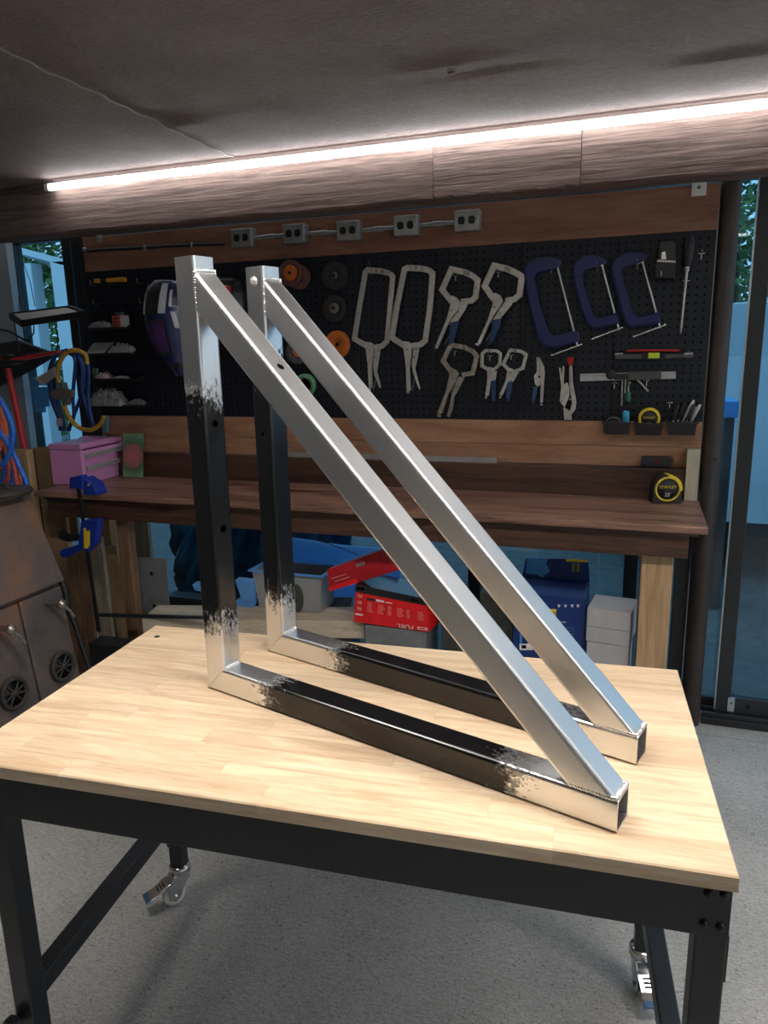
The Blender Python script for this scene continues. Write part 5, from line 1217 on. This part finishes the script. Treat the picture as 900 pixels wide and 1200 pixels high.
# ---- two grey cartons
for k, (P4, lb) in enumerate((((490,505,730,545,725,700),'pale grey carton at the bottom, left of the pine bench leg'),((497,330,748,365,740,540),'pale grey carton stacked on top of the other grey one'))):
    yG = 2.36
    a = fF((P4[0],P4[1]), yG); b_ = fF((P4[2],P4[3]), yG); 
    zt2 = (a.z+b_.z)/2; zb2 = 0.0 if k == 0 else ztop_prev+.001
    t = thing('grey_carton', lb, 'box', ((a.x+b_.x)/2, yG+.08, zb2), 0, 'pale grey cartons')
    yaw_ = Matrix.Rotation(math.radians(-7 if k else -4), 4, 'Z'); cxy = Vector(((a.x+b_.x)/2-.003, yG+.085, 0)); hw = (b_.x-a.x)/2*.94
    def rp(x, y, z): v = yaw_ @ Vector((x, y, 0)); return cxy+Vector((v.x, v.y, z))
    G().hexa([rp(-hw,-.075,zb2),rp(hw,-.075,zb2),rp(hw,.075,zb2),rp(-hw,.075,zb2),rp(-hw,-.075,zt2),rp(hw,-.075,zt2),rp(hw,.075,zt2),rp(-hw,.075,zt2)]).build('carton', M['greybox'], t, .002)
    zm = zb2+(zt2-zb2)*(.45 if k else .82)
    G().hexa([rp(-hw-.0006,-.0756,zm),rp(hw+.0006,-.0756,zm),rp(hw+.0006,.0,zm),rp(-hw-.0006,.0,zm),rp(-hw-.0006,-.0756,zm+.0012),rp(hw+.0006,-.0756,zm+.0012),rp(hw+.0006,0,zm+.0012),rp(-hw-.0006,0,zm+.0012)]).build('lid_edge', M['greyw'], t)
    ztop_prev = zt2
# ================================================================== left: stove, hoses, cords, red frame, tray
# wood stove facing the table, profile in XZ swept along Y
YS0, YS1 = 1.25, 1.885
px_ = [(-1.80,.12),(-1.795,.25),(-1.845,.632),(-1.850,.640),(-1.948,.925),(-1.965,.945),(-2.45,.945),(-2.45,.12)]
t = thing('wood_stove', 'old rusty dark wood stove with double doors, left of the table', 'stove', (-2.1, (YS0+YS1)/2, 0))
g = G(); g.prism([(x, YS0, z) for x, z in [(-1.835,.12),(-1.865,.632),(-1.955,.925),(-1.970,.942),(-2.45,.942),(-2.45,.12)]], (0, YS1-YS0, 0)); g.build('body', M['stove'], t, .008)
# sloping hood plate
g = G(); g.prism([(-1.838,YS0-.01,.648),(-1.943,YS0-.01,.930),(-1.953,YS0-.01,.927),(-1.862,YS0-.01,.640)], (0, YS1-YS0+.02, 0)); g.build('hood_plate', M['stove'], t, .004)
g = G(); g.box((-2.46,YS0-.012,.9425),(-1.940,YS1+.012,.958)); g.build('top_plate', M['stove'], t, .005)
def dx_(z): return -1.845+(.632-z)*.115     # door face slope
ysm = atx(38,760,-1.82).y
def door_(y0, y1):
    g = G(); g.prism([(dx_(.17),y0,.17),(dx_(.632),y0,.632),(dx_(.632)-.022,y0,.632),(dx_(.17)-.022,y0,.17)], (0,y1-y0,0)); return g.build('stove_door', M['stove'], t, .005)
ya_ = atx(38,762,-1.815).y
D1 = door_(ya_+.003, YS1-.004); D2 = door_(ya_-.245, ya_-.003); D3 = None
for D, pc_, pk, pe in ((D1, (74,781), (50,714), (68,708)), (D2, (17,813), (-14,748), (8,738))):
    c = atx(*pc_, -1.805); nrm = Vector((1,0,.115)).normalized(); r = .046; c = Vector((dx_(c.z)+.001, c.y, c.z))
    # spoked draft wheel
    rim = [c+nrm*.010+Vector((0, r*math.cos(q), 0))+Vector((-.115*r*math.sin(q), 0, r*math.sin(q))) for q in [2*math.pi*k/32 for k in range(32)]]
    wh = G().tube(rim, .0075, 8, closed=True).build('draft_wheel', M['cast'], D)
    G().lathe([(.003,0),(r*.95,.0),(r*.95,.004),(.003,.005)], c, nrm, 32).build('wheel_plate', M['bolt'], wh)
    for k in range(10):
        q = 2*math.pi*k/10+.3
        if k in (2, 7): continue
        e = c+nrm*.009+Vector((-.115*r*math.sin(q), r*.93*math.cos(q), r*.93*math.sin(q)))
        G().tube([c+nrm*.011, e], [.004,.003], 6).build('spoke', M['cast'], wh)
    G().lathe([(.012,0),(.012,.012),(.008,.017),(.002,.018)], c, nrm, 16).build('hub_knob', M['cast'], wh)
    q = math.radians(-25); e = c+nrm*.012+Vector((0, r*1.05, -r*.25)); G().tube([c+nrm*.012, e], [.004,.0045], 8).build('spoke_tab', M['cast'], wh)
    # handle: stub shaft, ball, lever
    k0 = atx(*pe, -1.79); k0 = Vector((dx_(k0.z), k0.y, k0.z))
    k1 = k0+Vector((.060, .004, .0))
    hb = G().tube([k0, k1], [.009,.009], 10).build('handle', M['knob'], D)
    G().ball(k1, .017, 14, 10).build('ball', M['knob'], hb)
    G().tube([k1, k1+Vector((.012,.022,-.030)), k1+Vector((.014,.034,-.055))], [.006,.005,.0065], 8).build('lever', M['knob'], hb)
for k, yy in enumerate((YS0+.05, YS1-.05)):
    for xx in (-1.90,-2.40): G().box((xx-.02,yy-.02,0),(xx+.02,yy+.02,.125)).build('foot', M['cast'], t)
# round black lid with handle bar on the stove top
q = atz(8,577,.965); t = thing('stove_lid', 'flat black round pan lid on the stove top', 'lid', (q.x, q.y, .9585))
G().lathe([(.02,0),(.10,0),(.103,.006),(.098,.014),(.03,.018)], (q.x-.03,q.y,.959), (0,0,1), 32).build('lid', M['cast'], t)
G().tube([(q.x-.07,q.y,.975),(q.x-.06,q.y,.992),(q.x+.0,q.y,.992),(q.x+.01,q.y,.975)], .006, 8).build('lid_handle', M['cast'], t)
# black strap-like bar clamp seen past the stove corner
pk = [at(x, y, 2.0) for x, y in ((72,680),(76,695),(78,712),(86,728),(90,740))]
pk.append(pk[-1]+(pk[-1]-pk[-2])*(pk[-1].z/max(1e-6, pk[-2].z-pk[-1].z)))
o = G().tube(pk, [.012,.016,.012,.010,.008,.008], 8).build('clamp_handle_rod', M['black']); tag(o, 'black rod with a thick grip standing just beyond the stove corner', 'rod')
# ---- hoses hanging above the stove (bundle of blue and orange air hose)
fH = cv(0,400,6.0)
def smooth(P, n=6):
    P = [Vector(p) for p in P]; out = []
    for i in range(len(P)-1):
        p0 = P[max(i-1,0)]; p1 = P[i]; p2 = P[i+1]; p3 = P[min(i+2,len(P)-1)]
        for k in range(n):
            u = k/n; out.append(.5*((2*p1)+(p2-p0)*u+(2*p0-5*p1+4*p2-p3)*u*u+(3*p1-p0-3*p2+p3)*u**3))
    out.append(P[-1]); return out
hs = [('thick blue hose loop hanging at the far left above the stove', 'hose_blue', [(-40,370),(0,412),(60,520),(92,640),(70,780),(20,860),(-40,880)], .0090),
      ('blue hose strand that turns up at the stove top edge', 'hose_blue', [(-30,600),(40,700),(100,800),(145,900),(185,990),(180,1060),(150,1085),(120,1040)], .0085),
      ('orange hose strand leftmost in the hose bundle', 'hose_orange', [(-20,430),(10,520),(15,640),(-5,760)], .0085),
      ('orange hose strand crossing the blue strands', 'hose_orange', [(-10,560),(30,660),(75,800),(105,920),(120,1030)], .0070),
      ('orange-pink hose strand in the middle of the bundle', 'hose_orange', [(0,680),(40,780),(60,880),(50,960),(20,1030)], .0070),
      ('blue hose strand hanging lowest in the bundle', 'hose_blue', [(10,660),(50,760),(85,860),(90,960),(70,1030)], .0075),
      ('second blue hose strand inside the bundle', 'hose_blue', [(60,760),(40,860),(25,950),(10,1030)], .0075),
      ('orange hose strand low in the bundle beside the stove', 'hose_orange', [(70,700),(110,840),(140,940),(140,1035)], .0070),
      ('dark blue hose strand at the left frame edge', 'cord_blue', [(0,600),(22,700),(30,820),(45,930),(40,1030)], .0080),
      ('upper orange hose loop at the left frame edge', 'hose_orange', [(-30,470),(30,560),(40,660),(10,740),(-30,780)], .0080),
      ('thin blue hose strand nearest the upright board', 'hose_blue', [(40,620),(90,760),(130,880),(165,970),(160,1030)], .0065),
      ('pale orange hose strand deepest in the bundle', 'hose_orange', [(-10,820),(20,900),(60,970),(90,1035)], .0075)]
for k, (lb, m, pts, r) in enumerate(hs):
    y = 1.95+.018*k
    P_ = smooth([fH(p, y) for p in pts], 7); o = G().tube(P_, r, 8).build('air_hose', M[m]); tag(o, lb, 'hose', 'air hoses above the stove')
# ---- red tubular frame behind
yR = 2.36
t = thing('pipe_stand', 'red painted tube stand with black joint left of the bench', 'stand', (fH((150,740), yR).x, yR, fH((150,740), yR).z))
pa, pb = fH((55,190), yR), fH((215,960), yR); G().tube([pa, pb], .0125, 12).build('upright_tube', M['red'], t)
pa, pb = fH((70,130), yR), fH((400,78), yR); d_ = (pb-pa); n_ = Vector((0,0,1))
G().prism([fH((70,118),yR), fH((395,66),yR), fH((400,82),yR), fH((140,136),yR), fH((70,142),yR)], (0,.03,0)).build('cross_arm', M['red'], t, .003)
G().prism([fH((-40,96),yR+.01), fH((62,92),yR+.01), fH((62,112),yR+.01), fH((-40,140),yR+.01)], (0,.03,0)).build('cross_arm', M['red'], t, .003)
polyY(G(), fH, [(-40,142),(60,130),(130,132),(120,152),(60,168),(-40,170)], yR-.012, yR+.034).build('joint', M['black'], t, .004)
polyY(G(), fH, [(0,92),(55,92),(66,104),(50,118),(0,112)], yR-.004, yR+.03).build('joint_cap', M['black'], t, .004)
o = G().prism([fH((100,82),2.42), fH((330,66),2.42), fH((330,74),2.42), fH((100,96),2.42)], (0,.04,0)).build('dark_strip', M['frame'], bevel=.002); tag(o, 'thin dark strip lying above the red cross arm', 'strip')
# dark slanted panel behind the red frame
o = G().prism([at(x, y, 2.62) for x, y in ((-30,406),(20,399),(50,410),(60,418),(30,436),(-30,466))], (0,.03,0)).build('slanted_panel', plain('dark_panel', (.02,.02,.022), .8), bevel=.006); tag(o, 'dark slanted panel behind the red tube stand', 'canvas')
# bright blue plastic fitting hanging in the left window
g = G()
for k, (x, y, w, h) in enumerate(((215,250,110,60),(225,320,120,90),(235,410,90,50),(240,460,60,40))):
    a = fH((x, y+h), 2.66); b_ = fH((x+w, y), 2.66); g.box((a.x,2.66,a.z),(b_.x,2.68,b_.z-.001))
o = g.build('blue_caddy', M['skyblue'], bevel=.003); tag(o, 'bright blue plastic caddy hung at the window behind the cord', 'caddy')
# ---- tilted black tray on an arm before the window
fT = cv(0,260,7.055)
yT0, yT1 = 2.40, 2.50
Q = [fT((72,768),yT1), fT((588,706),yT1), fT((716,752),yT0), fT((168,835),yT0)]
t = thing('tray', 'black rimmed tray with grey mat on thin legs before the left window', 'tray', (sum(q.x for q in Q)/4, 2.45, Q[3].z-.02))
g = G(); dn = Vector((0,0,-.018)); g.prism(Q, dn); g.build('tray_base', M['black'], t, .003)
cen = sum(Q, Vector())/4; up = Vector((0,0,.004))
for i in range(4):
    a, b_ = Q[i], Q[(i+1)%4]; ai = a.lerp(cen,.10); bi = b_.lerp(cen,.10)
    G().prism([a, b_, bi, ai], (0,0,.009)).build('rim', M['black'], t, .002)
mq = [q.lerp(cen,.115)+Vector((0,0,.0005)) for q in Q]
G().prism([mq[0], mq[0].lerp(mq[1],.97), mq[3].lerp(mq[2],.97), mq[3]], (0,0,.002)).build('mat', M['tray_mat'], t)
for pts in (((118,835),(150,1000),(165,1100)),((460,870),(480,960),(470,1100)),((280,860),(280,920),(240,975),(200,970))):
    G().tube([fT(p, 2.45) for p in pts], .0028, 6).build('leg', M['black'], t)
pts = smooth([fT(p, 2.50) for p in ((-20,890),(60,900),(140,940),(200,975),(250,985))]); o = G().tube(pts, .0045, 8).build('black_cable', M['black']); tag(o, 'black cable drooping under the tray at the left edge', 'cable')
for k, pts in enumerate((((150,150),(155,500),(158,760)),((155,150),(190,330),(250,500),(290,700)))):
    o = G().tube([fT(p, 2.735) for p in pts], .0018, 6).build('thin_cord', M['black']); tag(o, ['straight thin dark cord hanging before the left window','slanted thin dark cord hanging before the left window'][k], 'cord')
# ---- extension cord coil with yellow lead
yC0 = 2.50
loops = [[(470,60),(410,90),(365,150),(358,260),(372,380),(410,500),(440,580),(460,628)],
         [(500,70),(440,110),(395,180),(385,300),(405,420),(440,540),(452,628)],
         [(440,66),(385,110),(350,190),(345,300),(365,420),(415,550),(425,628)],
         [(505,75),(560,110),(590,200),(585,320),(550,440),(505,560),(485,628)],
         [(520,80),(600,120),(625,220),(620,360),(630,480),(660,600)],
         [(500,80),(530,140),(520,280),(512,400),(520,520),(490,600),(478,628)],
         [(540,86),(575,180),(575,320),(600,440),(650,590)]]
t = thing('extension_cord', 'coiled dark blue and yellow extension cord hanging left of the pegboard', 'cord', (fH((500,680), yC0).x, yC0, fH((500,690), yC0).z))
for k, pts in enumerate(loops): G().tube(smooth([fH(p, yC0+.012*(k%4)) for p in pts], 6), .0075, 8).build('blue_loop', M['cord_blue'], t)
G().tube(smooth([fH(p, yC0-.016) for p in ((412,300),(405,220),(425,140),(465,80),(520,62),(570,75),(605,105),(612,160))], 7), .0092, 10).build('yellow_lead', M['cord_yellow'], t)
G().tube(smooth([fH(p, yC0-.016) for p in ((450,430),(470,500),(510,565),(570,612),(640,622),(700,588),(738,530))], 7), .0092, 10).build('yellow_lead', M['cord_yellow'], t)
polyY(G(), fH, [(350,350),(400,330),(412,290),(440,290),(450,335),(500,345),(498,390),(470,410),(468,450),(440,452),(430,412),(380,408),(352,390)], yC0-.035, yC0-.008).build('connector', plain('grey_connector', (.13,.12,.11), .4), t, .004)
polyY(G(), fH, [(728,530),(748,526),(750,640),(735,642)], yC0-.02, yC0).build('plug', plain('teal_plug', (.05,.16,.20), .4), t, .003)
tg = polyY(G(), fH, [(245,262),(390,178),(398,240),(300,314)], yC0-.026, yC0-.025).build('paper_tag', plain('paper_tag', (.50,.48,.44), .7), t)
for k in range(3): G().prism([fH((285+k*12,262+k*14-4), yC0-.0275), fH((368+k*6,214+k*14-4), yC0-.0275), fH((368+k*6,218+k*14-4), yC0-.0275), fH((285+k*12,266+k*14-4), yC0-.0275)], (0,.001,0)).build('tag_line', M['bolt'], tg)
polyY(G(), fH, [(395,545),(435,540),(438,595),(400,598)], yC0-.024, yC0-.022).build('small_label', M['greybox'], t)
o = G().tube([(fH((505,95),2.5).x,2.705,fH((505,95),2.5).z), (fH((505,95),2.5).x,2.49,fH((505,95),2.5).z), (fH((505,95),2.5).x,2.475,fH((505,95),2.5).z+.02)], .005, 8).build('cord_hook', M['black']); tag(o, 'black hook carrying the extension cord coil', 'hook')
